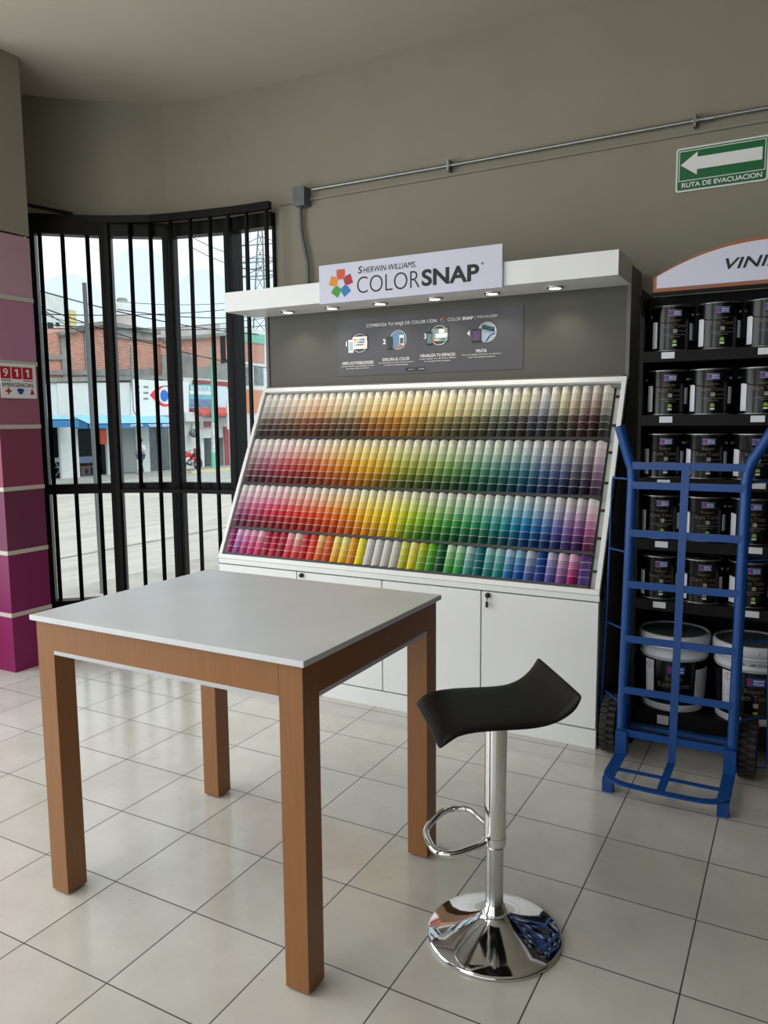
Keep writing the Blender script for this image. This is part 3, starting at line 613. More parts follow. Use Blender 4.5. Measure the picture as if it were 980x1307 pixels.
# ================================================================== TABLE
T0 = Vector((-1.0336, 1.4757, 0)); TA, TB, TH, TT = .7688, .9666, .884, .072
tb = thing('high_table', (T0.x-TB/2, T0.y+TA/2, 0), 'tall square brown wooden table with light grey top', 'table')
MB().box(T0.x-TB-.013, T0.x+.013, T0.y-.013, T0.y+TA+.013, TH-.016, TH).build('tabletop', ['tabletop'], tb, bevel=.0015)
x1, x0_, y0, y1 = T0.x, T0.x-TB, T0.y, T0.y+TA
AP0, AP1 = .781, TH-.016
mb = MB().box(x0_+TT, x1-TT, y0, y0+.018, AP0, AP1).box(x0_+TT, x1-TT, y1-.018, y1, AP0, AP1).box(x1-.018, x1, y0+TT, y1-TT, AP0, AP1).box(x0_, x0_+.018, y0+TT, y1-TT, AP0, AP1)
mb.build('apron', 'wood', tb)
mb = MB().box(x0_+TT, x1-TT, y0, y0+.03, AP0-.012, AP0).box(x0_+TT, x1-TT, y1-.03, y1, AP0-.012, AP0).box(x1-.03, x1, y0+TT, y1-TT, AP0-.012, AP0).box(x0_, x0_+.03, y0+TT, y1-TT, AP0-.012, AP0)
tr_ = mb.build('apron_edging', 'alu', tb); tr_['label'] = 'pale grey edging strip under the apron'
for lx in (x0_, x1-TT):
    for ly in (y0, y1-TT):
        lg = MB().box(lx, lx+TT, ly, ly+TT, .006, AP1).build('leg', 'wood', tb, bevel=.0012)
        MB().box(lx+.012, lx+TT-.012, ly+.012, ly+TT-.012, 0, .006).build('foot_pad', 'ink', lg)
# ================================================================== STOOL
SCx, SCy = -.705, 1.922
st = thing('bar_stool', (SCx, SCy, 0), 'black wave-seat bar stool with chrome pedestal and round base', 'stool')
mb = MB(); mb.lathe([(.0, .0), (.183, 0), (.189, .004), (.189, .009), (.182, .013), (.15, .020), (.11, .031), (.075, .045), (.05, .058), (.036, .068), (.034, .074)], (SCx, SCy, 0), 64); mb.build('base', 'chrome', st)
mb = MB(); mb.lathe([(.034, .066), (.037, .072), (.036, .082), (.031, .088), (.028, .098), (.024, .104)], (SCx, SCy, 0), 40); mb.build('collar', 'chrome', st)
mb = MB(); mb.lathe([(.0245, .09), (.0245, .30)], (SCx, SCy, 0), 40); mb.build('lower_tube', mat('brushed_steel', (200, 202, 205), .2, 1.), st)
mb = MB(); mb.lathe([(.0245, .272), (.030, .272), (.0305, .278), (.0305, .655)], (SCx, SCy, 0), 40); mb.build('upper_tube', 'chrome', st)
mb = MB(); mb.lathe([(.0312, .278), (.0312, .300)], (SCx, SCy, 0), 40); mb.build('tube_ring', 'chrome', st)
C0 = Vector((SCx, SCy, 0))
ringp = [(-.02, -.048, .292), (-.045, -.085, .289), (-.075, -.122, .287), (-.12, -.128, .285), (-.165, -.085, .283), (-.195, -.035, .282), (-.200, .03, .282), (-.192, .09, .282), (-.165, .12, .283), (-.125, .125, .285), (-.08, .09, .288), (-.04, .055, .291), (-.015, .03, .292)]
def smoothpath(P, n=4):
    P = [Vector(p) for p in P]; out = []
    for i in range(len(P)-1):
        p0, p1, p2, p3 = P[max(i-1, 0)], P[i], P[i+1], P[min(i+2, len(P)-1)]
        for k in range(n):
            t = k/n; out.append(.5*((2*p1)+(p2-p0)*t+(2*p0-5*p1+4*p2-p3)*t*t+(3*p1-p0-3*p2+p3)*t**3))
    return out+[P[-1]]
ringp = [(-.02, -.02, .292)]+ringp+[(-.015, .02, .292)]
mb = MB(); mb.tube([C0+p for p in smoothpath(ringp)], .0095, 12); mb.build('footrest', 'chrome', st)
th = .643; bd = Vector((math.cos(th), math.sin(th), 0)); wd = Vector((math.sin(th), -math.cos(th), 0))
prof = [(-.197, .640), (-.180, .662), (-.150, .676), (-.10, .683), (-.04, .684), (.03, .683), (.08, .687), (.118, .702), (.148, .727), (.172, .757)]
prof = [(p.x, p.y) for p in smoothpath([(a, b, 0) for a, b in prof], 3)]
mb = MB(); mb.smooth = True; n = len(prof); Wd = .166; NW = 9; top = []; bot = []
for i, (b, z) in enumerate(prof):
    tx = prof[min(i+1, n-1)][0]-prof[max(i-1, 0)][0]; tz = prof[min(i+1, n-1)][1]-prof[max(i-1, 0)][1]; l_ = math.hypot(tx, tz); nx, nz = -tz/l_, tx/l_
    e = min(i, n-1-i)/(n-1); pin = 1-.07*math.sin(PI*i/(n-1))
    thk = .034*(min(1, .35+e*5))
    if i in (0, n-1): thk *= .6
    for k in range(NW):
        w_ = (2*k/(NW-1)-1); ed = 1-abs(w_)**6
        rr = 0
        if e < .09: rr = (.09-e)*.09*abs(w_)**4
        top.append(C0+bd*(b+nx*0)+wd*(Wd*pin*w_)+Vector((0, 0, z-(.006*(1-ed))+.0-rr*.2)))
        bot.append(C0+bd*(b-nx*thk)+wd*(Wd*pin*w_)+Vector((0, 0, z-nz*thk*(.45+.55*ed))))
fs_ = []
for i in range(n-1):
    for k in range(NW-1):
        a_ = i*NW+k; fs_.append((a_, a_+1, a_+NW+1, a_+NW)); a2 = a_+n*NW; fs_.append((a2+NW, a2+NW+1, a2+1, a2))
N2 = n*NW
for i in range(n-1):
    a_ = i*NW; fs_.append((a_, a_+NW, a_+NW+N2, a_+N2)); a_ = i*NW+NW-1; fs_.append((a_+N2, a_+NW+N2, a_+NW, a_))
for k in range(NW-1): fs_.append((k+N2, k+1+N2, k+1, k)); a_ = (n-1)*NW+k; fs_.append((a_, a_+1, a_+1+N2, a_+N2))
mb.add(top+bot, fs_); mb.build('seat', 'seat', st, sub=1)
mb = MB(); mb.lathe([(.0305, .63), (.06, .640), (.07, .652), (.0, .656)], (SCx, SCy, 0), 24); mb.build('seat_mount', 'ink', st)
# ================================================================== HAND TRUCK
ht = thing('hand_truck', (-.405, 3.2, 0), 'blue tubular two-wheeled hand truck standing before the paint rack', 'hand truck')
def ty(z): return 3.195+.085*(z-.06)/1.2
XT = (-.617, -.190)
for s_, xx in ((-1, XT[0]), (1, XT[1])):
    path = [(xx, ty(.06), .06), (xx, ty(.5), .5), (xx, ty(1.0), 1.0), (xx, ty(1.20), 1.20), (xx+s_*.004, ty(1.25), 1.25), (xx+s_*.016, ty(1.28)-.004, 1.285), (xx+s_*.058, ty(1.3)-.01, 1.425 if s_ < 0 else 1.40)]
    if s_ > 0: path = path[:-1]+[(xx+.085, 3.27, 1.41), (xx+.115, 3.27, 1.47)]
    MB().tube(path, .0205, 16).build('upright_tube', 'blue', ht)
for z in (1.262, 1.182, .985, .772, .545, .330, .150):
    w_ = .03
    MB().box(XT[0], XT[1], ty(z)-.020, ty(z)-.015, z-w_/2, z+w_/2).build('cross_bar', 'blue', ht)
MB().prism([(-.425, ty(.06)-.023, .06), (-.395, ty(.06)-.023, .06), (-.395, ty(1.27)-.023, 1.27), (-.425, ty(1.27)-.023, 1.27)], (0, .005, 0)).build('center_bar', 'blue', ht)
# toe plate: flat strap bent into a rounded U with cross strap
def strap(mb, P, wd_, zt, zb):
    P = [Vector((*p, 0)) for p in P]; L = []; R_ = []
    for i, p in enumerate(P):
        t = (P[min(i+1, len(P)-1)]-P[max(i-1, 0)]).normalized(); n_ = Vector((-t.y, t.x, 0)); L.append(p+n_*wd_[i]/2); R_.append(p-n_*wd_[i]/2)
    for i in range(len(P)-1):
        mb.prism([(*L[i].xy, zb), (*R_[i].xy, zb), (*R_[i+1].xy, zb), (*L[i+1].xy, zb)], (0, 0, zt-zb))
mb = MB(); sp_ = smoothpath([(-.612, 3.20, 0), (-.612, 3.06, 0), (-.612, 2.97, 0), (-.600, 2.93, 0), (-.56, 2.905, 0), (-.50, 2.897, 0), (-.40, 2.895, 0), (-.31, 2.897, 0), (-.25, 2.905, 0), (-.208, 2.93, 0), (-.196, 2.97, 0), (-.196, 3.06, 0), (-.196, 3.20, 0)], 4)
ws = []
for p in sp_:
    ws.append(.045 if p.y > 2.95 else .030)
strap(mb, [(p.x, p.y) for p in sp_], ws, .062, .055); mb.build('toe_plate', 'blue', ht)
MB().box(-.60, -.21, 3.02, 3.04, .053, .059).build('toe_cross_strap', 'blue', ht)
MB().box(-.426, -.396, 2.895, 3.19, .056, .0615).build('toe_center_strap', 'blue', ht)
for xx in (-.612, -.196):
    MB().box(xx-.0225, xx+.0225, 3.165, 3.172, .06, .16).box(xx-.0225, xx-.018, 3.17, 3.22, .055, .16).box(xx+.018, xx+.0225, 3.17, 3.22, .055, .16).build('heel_gusset', 'blue', ht)
    MB().box(xx-.02, xx+.02, 2.925, 2.965, 0, .056).build('toe_foot', 'blue', ht)
for s_, xx in ((-1, XT[0]), (1, XT[1])):
    MB().prism([(xx-.003, ty(.35)+.01, .38), (xx-.003, ty(.1)+.01, .08), (xx-.003, 3.38, .09), (xx-.003, 3.40, .16), (xx-.003, 3.33, .27)], (.006, 0, 0)).build('axle_bracket', 'blue', ht)
    gx = xx+s_*.115
    mb = MB(); mb.tube(smoothpath([(xx, 3.285, 1.20), (xx+s_*.07, 3.31, 1.205), (xx+s_*.09, 3.32, 1.18), (xx+s_*.098, 3.335, .9), (xx+s_*.105, 3.34, .56), (gx, 3.34, .27), (gx+s_*.004, 3.34, .07), (gx-s_*.02, 3.33, .045), (xx, 3.25, .05)], 5), .0042, 8)
    for z in (.90, .575, .262): mb.tube([(xx, ty(z), z), (xx+s_*.10, 3.335, z)], .0042, 8)
    mb.build('side_guard', 'blue', ht)
MB().tube([(-.70, 3.335, .125), (-.13, 3.335, .125)], .011, 12).build('axle', 'blue', ht)
MB().box(-.60, -.205, 3.35, 3.355, .105, .135).build('axle_bar', 'blue', ht)
for wx in (-.684, -.140):
    mb = MB(); mb.lathe([(.07, -.031), (.098, -.034), (.110, -.030), (.113, -.018), (.113, .018), (.110, .030), (.098, .034), (.07, .031), (.07, -.031)], (wx, 3.335, .125), 40, 'x')
    for k in range(26):
        a_ = 2*PI*k/26
        for q in (-1, 1):
            a2 = a_+(PI/26 if q > 0 else 0)
            c_ = Vector((wx+q*.016, 3.335+.1215*math.cos(a2), .125+.1215*math.sin(a2))); t_ = Vector((0, -math.sin(a2), math.cos(a2)))
            c_ = c_-Vector((0, math.cos(a2), math.sin(a2)))*.002; mb.beam(c_-t_*.0078, c_+t_*.0078, .030, .012, side=Vector((0, math.cos(a2), math.sin(a2))))
    wo = mb.build('wheel', 'tyre', ht)
    mb = MB(); mb.lathe([(.0, -.022), (.03, -.024), (.035, -.012), (.07, -.012), (.07, .012), (.035, .012), (.03, .024), (.0, .022)], (wx, 3.335, .125), 24, 'x'); mb.build('hub', 'hub', wo)
# ================================================================== PAINT RACK
RX0, RX1, RF, RB = -.63, .336, 3.44, 3.98
rk = thing('paint_rack', ((RX0+RX1)/2, 3.7, 0), 'tall black metal shop rack under an arched paint sign', 'shelf rack')
for x in (RX0, RX1-.012): MB().box(x, x+.012, RF, RB, .0, 1.90).build('side_panel', 'rack', rk)
MB().box(RX0+.012, RX1-.012, RB-.02, RB, 0, 2.0).build('back_panel', 'rack', rk)
shelves = [1.735, 1.468, 1.200, .934, .668]
for z in shelves:
    s_ = MB().box(RX0+.012, RX1-.012, RF, RB-.02, z-.045, z).build('shelf', 'rack', rk)
    for tx in (-.545, -.18 if z != 1.468 else -.195):
        MB().box(tx, tx+.052, RF-.002, RF, z-.032, z-.006).build('price_tag', 'tag', s_)
s_ = MB().box(RX0+.012, RX1-.012, RF+.025, RB-.02, .06, .165).build('base_shelf', 'rack', rk)
for tx in (-.515, -.165): MB().box(tx, tx+.048, RF+.023, RF+.025, .105, .145).build('price_tag', 'tag', s_)
# sign box on top
MB().box(-.585, RX1, 3.38, 3.40, 1.955, 1.968).prism([(RX0, 3.36, 1.955), (RX0, 3.36, 1.985), (RX0, 3.6, 1.985), (RX0, 3.6, 1.80), (RX0, 3.47, 1.85)], (.012, 0, 0)).box(RX0+.012, RX1-.012, 3.56, 3.60, 1.78, 1.975).build('sign_bracket', 'rack', rk)
sx0, sx1, sz0 = -.578, .284, 1.965; scx = (sx0+sx1)/2; hw = (sx1-sx0)/2
def archpts(ins, z0, zs, zt, n=28):
    P = [(sx0+ins, z0), (sx1-ins, z0)]
    for i in range(n+1):
        x = sx1-ins-(2*hw-2*ins)*i/n; k = (x-scx)/hw; P.append((x, zs+(zt-zs)*(1-abs(k)**2.15)))
    return P
mb = MB(); mb.prism([(x, 3.385, z) for x, z in archpts(0, sz0, 2.028, 2.148)], (0, .03, 0)); af = mb.build('sign_frame', 'woodtrim', rk); af['label'] = 'brown wooden arched frame'
mb = MB(); mb.prism([(x, 3.380, z) for x, z in archpts(.014, sz0+.018, 2.022, 2.134)], (0, .006, 0)); sf = mb.build('sign_face', 'signw', af)
mb = MB(); mb.text('VINILICAS', front(scx+.022, 2.055, 3.380), w=.365, h=.043, bold=.015, shear=.25); mb.build('lettering', 'ink', sf)
MB().box(-.56, RX1-.02, 3.42, 3.55, 1.985, 1.99).build('sign_tray', 'tower', rk)
# ---- gallon cans
def wrap(cx, cy, r, ang0, z0):
    return lambda u, v, d: Vector((cx+(r+d)*math.sin(ang0+u/r), cy-(r+d)*math.cos(ang0+u/r), z0+v))
def wrect(mb, cx, cy, r, a0, u0, u1, v0, v1, d, n=8):
    W = wrap(cx, cy, r, a0, 0)
    for i in range(n):
        a = u0+(u1-u0)*i/n; b = u0+(u1-u0)*(i+1)/n
        mb.add([W(a, v0, 0), W(b, v0, 0), W(b, v1, 0), W(a, v1, 0), W(a, v0, d), W(b, v0, d), W(b, v1, d), W(a, v1, d)],
               [(0,3,2,1),(4,5,6,7),(0,1,5,4),(1,2,6,5),(2,3,7,6),(3,0,4,7)])
def make_can(loc, label, group):
    t = thing('paint_can', loc, label, 'paint can', group); x, y, z = loc; r = .0835
    mb = MB(); mb.lathe([(.0, .002), (.080, .002), (.0835, .0), (.0845, .003), (.0835, .007), (r, .008), (r, .178), (.0845, .181), (.0845, .185), (.082, .187)], (x, y, z), 40); mb.build('body', 'can', t)
    mb = MB(); mb.lathe([(.0850, .1845), (.0856, .1875), (.0838, .190), (.079, .190), (.077, .184), (.066, .184), (.064, .187), (.0, .187)], (x, y, z), 40); mb.build('lid', 'steel', t)
    mb = MB(); mb.lathe([(.0846, .0), (.0856, .002), (.0846, .0045)], (x, y, z), 40); mb.build('bottom_rim', 'steel', t)
    mb = MB()
    for s_ in (-1, 1):
        c_ = Vector((x+s_*(r+.002)*math.cos(.35), y-(r+.002)*math.sin(.35), z+.150)); mb.tube([c_, c_+Vector((s_*.006*math.cos(.35), -.006*math.sin(.35), 0))], .006, 10)
    ear = mb.build('ear', 'steel', t)
    mb = MB(); pts = []
    for i in range(13):
        a = PI*i/12; pts.append((x+math.cos(a)*(r+.005)*math.cos(.35), y-(r+.004)*math.sin(.35)-math.sin(a)*.055-.0, z+.150-math.sin(a)*.035))
    pts = [Vector(p) for p in pts]
    for p in pts:
        q = Vector((p.x-x, p.y-y)); 
        if q.length < r+.004: q = q.normalized()*(r+.004); p.x = x+q.x; p.y = y+q.y
    mb.tube(pts, .0012, 5); mb.build('bail_handle', 'rack', t)
    F = lambda a0, dz, rr=r+.0006: wrap(x, y, rr, a0, z+dz)
    mb = MB(); wrect(mb, x, y, r+.0002, .26, -.0265, .0265, z+.144, z+.168, .0004); lb = mb.build('brand_label', 'lblue', t)
    mb = MB(); mb.text('SHERWIN', F(.26+.008/r, .1595), w=.028, h=.0062, bold=.02, depth=.0003); mb.text('WILLIAMS.', F(.26+.008/r, .1515), w=.030, h=.0062, bold=.02, depth=.0003)
    wrect(mb, x, y, r+.0006, .26, -.026, .026, z+.1445, z+.1453, .0003); wrect(mb, x, y, r+.0006, .26, -.026, .026, z+.1667, z+.1675, .0003); mb.build('lettering', 'wink', lb)
    mb = MB(); W = F(.26-.0165/r, .155); disc(mb, 0, 0, .0045, .0075, W, 0, .0004, 10); mb.build('emblem', 'red', lb)
    mb = MB(); mb.text('Super', F(.24, .125), w=.052, h=.016, bold=-.012, depth=.0003); mb.text('Kem Tone', F(.22, .105), w=.092, h=.0165, bold=-.012, depth=.0003); mb.build('product_name', 'gold', t)
    mb = MB(); poly(mb, rrect(-.008, .008, -.008, .008, .002, 2), F(.27, .082), 0, .0004); wrect(mb, x, y, r+.0006, .27, .012, .045, z+.0817, z+.0827, .0003, 4)
    mb.text('LAVABLE PREMIUM LATEX', F(.25, .067), w=.085, h=.0035, depth=.0003); mb.text('INTERIOR MATE', F(.25, .058), w=.045, h=.0035, depth=.0003); mb.build('small_print', 'silver', t)
    mb = MB(); poly(mb, rrect(-.008, .008, -.0055, .0055, .002, 2), F(.26, .038), 0, .0004); disc(mb, 0, .005, .005, .004, F(.26, .038), 0, .0004, 8); mb.build('leaf_mark', 'limeg', t)
    mb = MB(); wrect(mb, x, y, r+.0002, .26, -.0085, .0085, z+.020, z+.028, .0004, 3); mb.build('small_label', 'tag', t)
    mb = MB(); wrect(mb, x, y, r+.0002, -.86, -.017, .017, z+.014, z+.125, .0004); mb.build('side_label', 'tag', t)
    mb = MB(); wrect(mb, x, y, r+.0002, 1.28, -.016, .016, z+.045, z+.115, .0004); mb.build('side_label', 'tag', t)
    return t
rowsz = [('top', 1.735, [-.520, -.336, -.153]), ('second', 1.468, [-.532, -.360, -.166]), ('third', 1.200, [-.538, -.366, -.182]), ('fourth', .934, [-.540, -.362, -.180]), ('fifth', .668, [-.537, -.362, -.178])]
proto = None
for rn, z, xs in rowsz:
    for k, x in enumerate(xs):
        lab = 'black gallon paint can, %s from left on the %s shelf' % (['first', 'second', 'third'][k], rn); grp = 'black paint cans on the rack shelves'
        yy = 3.545 if k != 1 or rn != 'fifth' else 3.535
        if proto is None: proto = make_can((x, yy, z), lab, grp)
        else:
            c = copy_tree(proto); c.location = (x, yy, z); c['label'] = lab; c.rotation_euler.z = random.uniform(-.05, .05)
# ---- pails
def make_pail(loc, label):
    t = thing('paint_pail', loc, label, 'paint pail', 'white and black paint pails on the rack base'); x, y, z = loc
    rb, rt, H = .134, .147, .335
    def rz(v): return rb+(rt-rb)*v/H
    mb = MB(); mb.lathe([(.0, .0), (rb-.004, .0), (rb, .006), (rz(.05), .05), (rz(.24), .24), (rz(.24)+.004, .242), (rz(.25)+.004, .250), (rz(.25), .253), (rz(.285), .285), (rz(.285)+.007, .287), (rz(.3)+.007, .296), (rz(.3), .298), (rt, .325)], (x, y, z), 56); mb.build('bucket', 'pail', t)
    mb = MB(); mb.lathe([(rt+.001, .298), (rt+.008, .300), (rt+.008, .335), (rt+.004, .343), (rt-.006, .344), (rt-.010, .336)], (x, y, z), 56)
    for k in range(12):
        a = 2*PI*k/12+.1; 
    ld = mb.build('lid', 'pail', t)
    mb = MB(); mb.lathe([(rt-.009, .337), (rt-.03, .335), (.0, .335)], (x, y, z), 48); mb.build('lid_center', 'paillid', ld)
    mb = MB()
    for a in (-.55, .25, 1.05): W = wrap(x, y, rt+.0082, a, z+.319); rect(mb, -.0012, .0012, -.006, .006, W, 0, .0005)
    mb.build('tear_notch', 'ink', ld)
    R_ = rz(.13)
    def pw(a0, dz): 
        return lambda u, v, d: Vector((x+(rz(dz+v)+.0012+d)*math.sin(a0+u/R_), y-(rz(dz+v)+.0012+d)*math.cos(a0+u/R_), z+dz+v))
    def prect(mb, a0, u0, u1, v0, v1, d=.0005, n=24, d0=0):
        W = pw(a0, 0)
        for i in range(n):
            a = u0+(u1-u0)*i/n; b = u0+(u1-u0)*(i+1)/n
            mb.add([W(a, v0, d0), W(b, v0, d0), W(b, v1, d0), W(a, v1, d0), W(a, v0, d), W(b, v0, d), W(b, v1, d), W(a, v1, d)], [(0,3,2,1),(4,5,6,7),(0,1,5,4),(1,2,6,5),(2,3,7,6),(3,0,4,7)])
    mb = MB(); prect(mb, .2, -.27, .27, .035, .232, .0005, 40); lb = mb.build('wrap_label', 'can', t)
    mb = MB(); prect(mb, .22, -.036, .036, .176, .212, .0010, 8, .0005); bl = mb.build('brand_label', 'lblue', lb)
    mb = MB(); mb.text('SHERWIN', lambda u, v, d: pw(.22+.010/R_, .200)(u, v, d+.001), w=.040, h=.009, bold=.02, depth=.0004); mb.text('WILLIAMS.', lambda u, v, d: pw(.22+.010/R_, .187)(u, v, d+.001), w=.043, h=.009, bold=.02, depth=.0004); mb.build('lettering', 'wink', bl)
    mb = MB(); disc(mb, -.024, 0, .006, .011, lambda u, v, d: pw(.22, .194)(u, v, d+.001), 0, .0004, 10); mb.build('emblem', 'red', bl)
    up = lambda a, dz: (lambda u, v, d: pw(a, dz)(u, v, d+.0005))
    mb = MB(); mb.text('Super', up(.18, .152), w=.075, h=.022, bold=-.012, depth=.0004); mb.text('Kem Tone', up(.16, .125), w=.13, h=.024, bold=-.012, depth=.0004); mb.build('product_name', 'gold', lb)
    mb = MB(); poly(mb, rrect(-.010, .010, -.010, .010, .003, 2), up(.24, .093), 0, .0005); mb.build('roller_mark', 'silver', lb)
    mb = MB(); poly(mb, rrect(-.009, .009, -.006, .006, .002, 2), up(.24, .060), 0, .0005); mb.build('leaf_mark', 'limeg', lb)
    mb = MB(); prect(mb, -.62, -.022, .022, .052, .225, .0012, 6, .0005); mb.build('side_label', 'tag', lb); mb = MB(); prect(mb, 1.18, -.047, .047, .052, .195, .0012, 8, .0005); mb.build('side_label', 'tag', lb); sl_ = lb
    mb = MB(); D = lambda u, v, d: pw(-.60, .200)(u, v, d+.0013); q = .018
    for (a_, b_) in (((-q, 0), (0, q)), ((0, q), (q, 0)), ((q, 0), (0, -q)), ((0, -q), (-q, 0))):
        mb.tube([D(*a_, .0003), D(*b_, .0003)], .0012, 5)
    mb.build('hazard_diamond', 'red', sl_)
    mb = MB(); rect(mb, -.0015, .0015, -.003, .009, D, 0, .0004); rect(mb, -.0015, .0015, -.008, -.005, D, 0, .0004)
    for i in range(12):
        W = lambda u, v, d: pw(-.62, .155-.008*i)(u, v, d+.0013); rect(mb, -.017, .015-.004*(i % 3), 0, .0016, W, 0, .0003)
    for i in range(12):
        W = lambda u, v, d: pw(1.18, .175-.010*i)(u, v, d+.0013); rect(mb, -.040, .038-.01*(i % 2), 0, .0016, W, 0, .0003)
    mb.build('label_print', 'ink', sl_)
    return t
make_pail((-.474, 3.60, .165), 'white lidded paint pail with black label at left of the rack base')
p2 = make_pail((-.157, 3.585, .165), 'white lidded paint pail printed with a code, right of the other pail')
mb = MB(); mb.text('REX1 1600 Z2 AUG', wrap(-.157, 3.585, .1475, .15, .165+.268), w=.13, h=.011, bold=.015, depth=.0006)
mb.build('printed_code', 'ink', p2)
# ================================================================== STREET
ZS = -1.2; XF = -30.0
o = MB().box(-60, -5.2, -30, 75, ZS-.3, ZS).box(-5.2, 20, 4.6, 75, ZS-.3, ZS).build('road', 'street'); tag(o, 'pale worn street surface outside the window', 'road', kind='structure')
o = MB().box(-9.9, -4.7, -6, 60, ZS, ZS+.12).build('near_sidewalk', 'concrete'); tag(o, 'near sidewalk just outside the window', 'sidewalk', kind='structure')
o = MB().box(-12.85, -12.75, -10, 60, ZS, ZS+.012).build('road_seam', 'cgrey'); tag(o, 'darker seam running along the street', 'road seam', kind='structure')
o = MB().box(-33, -28.3, 0, 70, ZS, ZS+.14).build('far_sidewalk', 'concrete'); tag(o, 'far sidewalk along the shops across the street', 'sidewalk', kind='structure')
o = MB().box(-28.3, -28.15, 30.5, 60, ZS, ZS+.15).build('yellow_kerb', 'yellow'); tag(o, 'faded yellow kerb across the street', 'kerb', kind='structure')
def fy(px, py): v = at(px, py, X=XF); return v.y, v.z
def fbox(mb, pa, pb, x0=XF, x1=XF-.3):      # box on the facade given by two photo points at the facade plane
    (ya, za), (yb, zb) = fy(*pa), fy(*pb); return mb.box(x0, x1, ya, yb, za, zb)
def fpoly(mb, pts, x0=XF, x1=XF-.3):
    P = [fy(*p) for p in pts]; return mb.prism([(x0, y, z) for y, z in P], (x1-x0, 0, 0))
def fq(mb, pa, pb, x0=XF, x1=XF-.3):        # same, but its long edges run as in the photo
    return fpoly(mb, [(pa[0], pa[1]), (pb[0], pa[1]), (pb[0], pb[1]), (pa[0], pb[1])], x0, x1)
# brick building (upper storey, set back slightly)
bb = thing('brick_building', (-31.5, 27, ZS), 'unfinished red brick upper storey with concrete frame across the street', 'building')
mb = MB(); mb.prism([(XF-.8, y, z) for y, z in [(20, 3.4), (20, 4.7), fy(55, 433), fy(78, 424), fy(96, 421), fy(139, 412), fy(157, 414), (31.2, 6.0), (31.2, 3.4)]], (-8, 0, 0)); mb.build('brick_wall', 'brick', bb)
mb = MB()
for xx in (96, 126, 158): fbox(mb, (xx-2, 484), (xx+2, 424 if xx > 90 else 430), XF-.72, XF-.85)
fq(mb, (40, 458), (100, 452), XF-.70, XF-.85); fq(mb, (40, 478), (133, 472), XF-.69, XF-.85); fq(mb, (135, 479), (212, 470), XF-.71, XF-.85)
fpoly(mb, [(160, 430), (212, 434), (212, 424), (160, 414)], XF-.68, XF-.9)
mb.build('concrete_frame', 'cgrey', bb)
mb = MB(); fpoly(mb, [(88, 423), (139, 409), (160, 411), (214, 422), (214, 426), (158, 416), (139, 414), (88, 427)], XF-.5, XF-1.2); mb.build('roof_edge', 'cgrey', bb)
mb = MB(); fpoly(mb, [(30, 489), (216, 484), (216, 479), (30, 483)], XF+.1, XF-1.2); mb.build('ledge', 'cgrey', bb)
# second brick building to the right
b2 = thing('plastered_building', (-31.5, 33, ZS), 'brick and grey plaster upper storey behind the green pole', 'building')
mb = MB(); fpoly(mb, [(216, 487), (216, 433), (262, 430), (300, 426), (300, 487)], XF-.6, XF-8); mb.build('brick_wall', 'brick', b2)
mb = MB(); fpoly(mb, [(216, 487), (216, 452), (250, 449), (262, 470), (300, 462), (300, 487)], XF-.5, XF-.6); mb.build('plaster_patch', 'cgrey', b2)
mb = MB(); fpoly(mb, [(216, 434), (262, 431), (300, 427), (300, 423), (262, 427), (216, 430)], XF-.3, XF-.8); mb.build('coping', 'cgrey', b2)
# white shop building
ws_ = thing('white_shop_building', (XF-1, 26, ZS), 'whitewashed shop building with dark open fronts below blue awnings', 'building')
mb = MB(); fpoly(mb, [(20, 546), (167.9, 544), (167.9, 488), (20, 489)], XF, XF-.4); fpoly(mb, [(168, 544), (241, 541), (241, 487), (168, 484)], XF+.01, XF-.4); mb.build('parapet_wall', 'cwhite', ws_)
mb = MB()
for a_, b_ in (((79, 616), (95, 490)), ((138, 610), (142, 545)), ((175, 606), (189, 545)), ((232, 601), (248, 535)), ((28, 618), (56, 545))): fbox(mb, a_, b_, XF+.04, XF-.10)
mb.build('pillar', 'cwhite', ws_)
y_a, y_b = fy(20, 600)[0], fy(290, 600)[0]-4
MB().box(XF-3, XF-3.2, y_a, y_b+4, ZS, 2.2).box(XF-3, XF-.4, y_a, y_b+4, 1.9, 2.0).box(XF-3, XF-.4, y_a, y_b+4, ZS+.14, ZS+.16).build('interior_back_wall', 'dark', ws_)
mb = MB(); fbox(mb, (142, 605), (175, 546), XF-.05, XF-.1)
mb.build('roller_shutter', 'shutter', ws_)
mb = MB(); fbox(mb, (189, 602), (232, 546), XF-.06, XF-.1); mb.build('shop_glazing', mat('dim_shop_glass', (98, 104, 108), .25, var=.25, scale=1.5), ws_)
mb = MB()
for px_ in (203, 218): fbox(mb, (px_-1, 602), (px_+1, 546), XF-.02, XF-.08)
mb.build('glazing_bar', 'shutter', ws_)
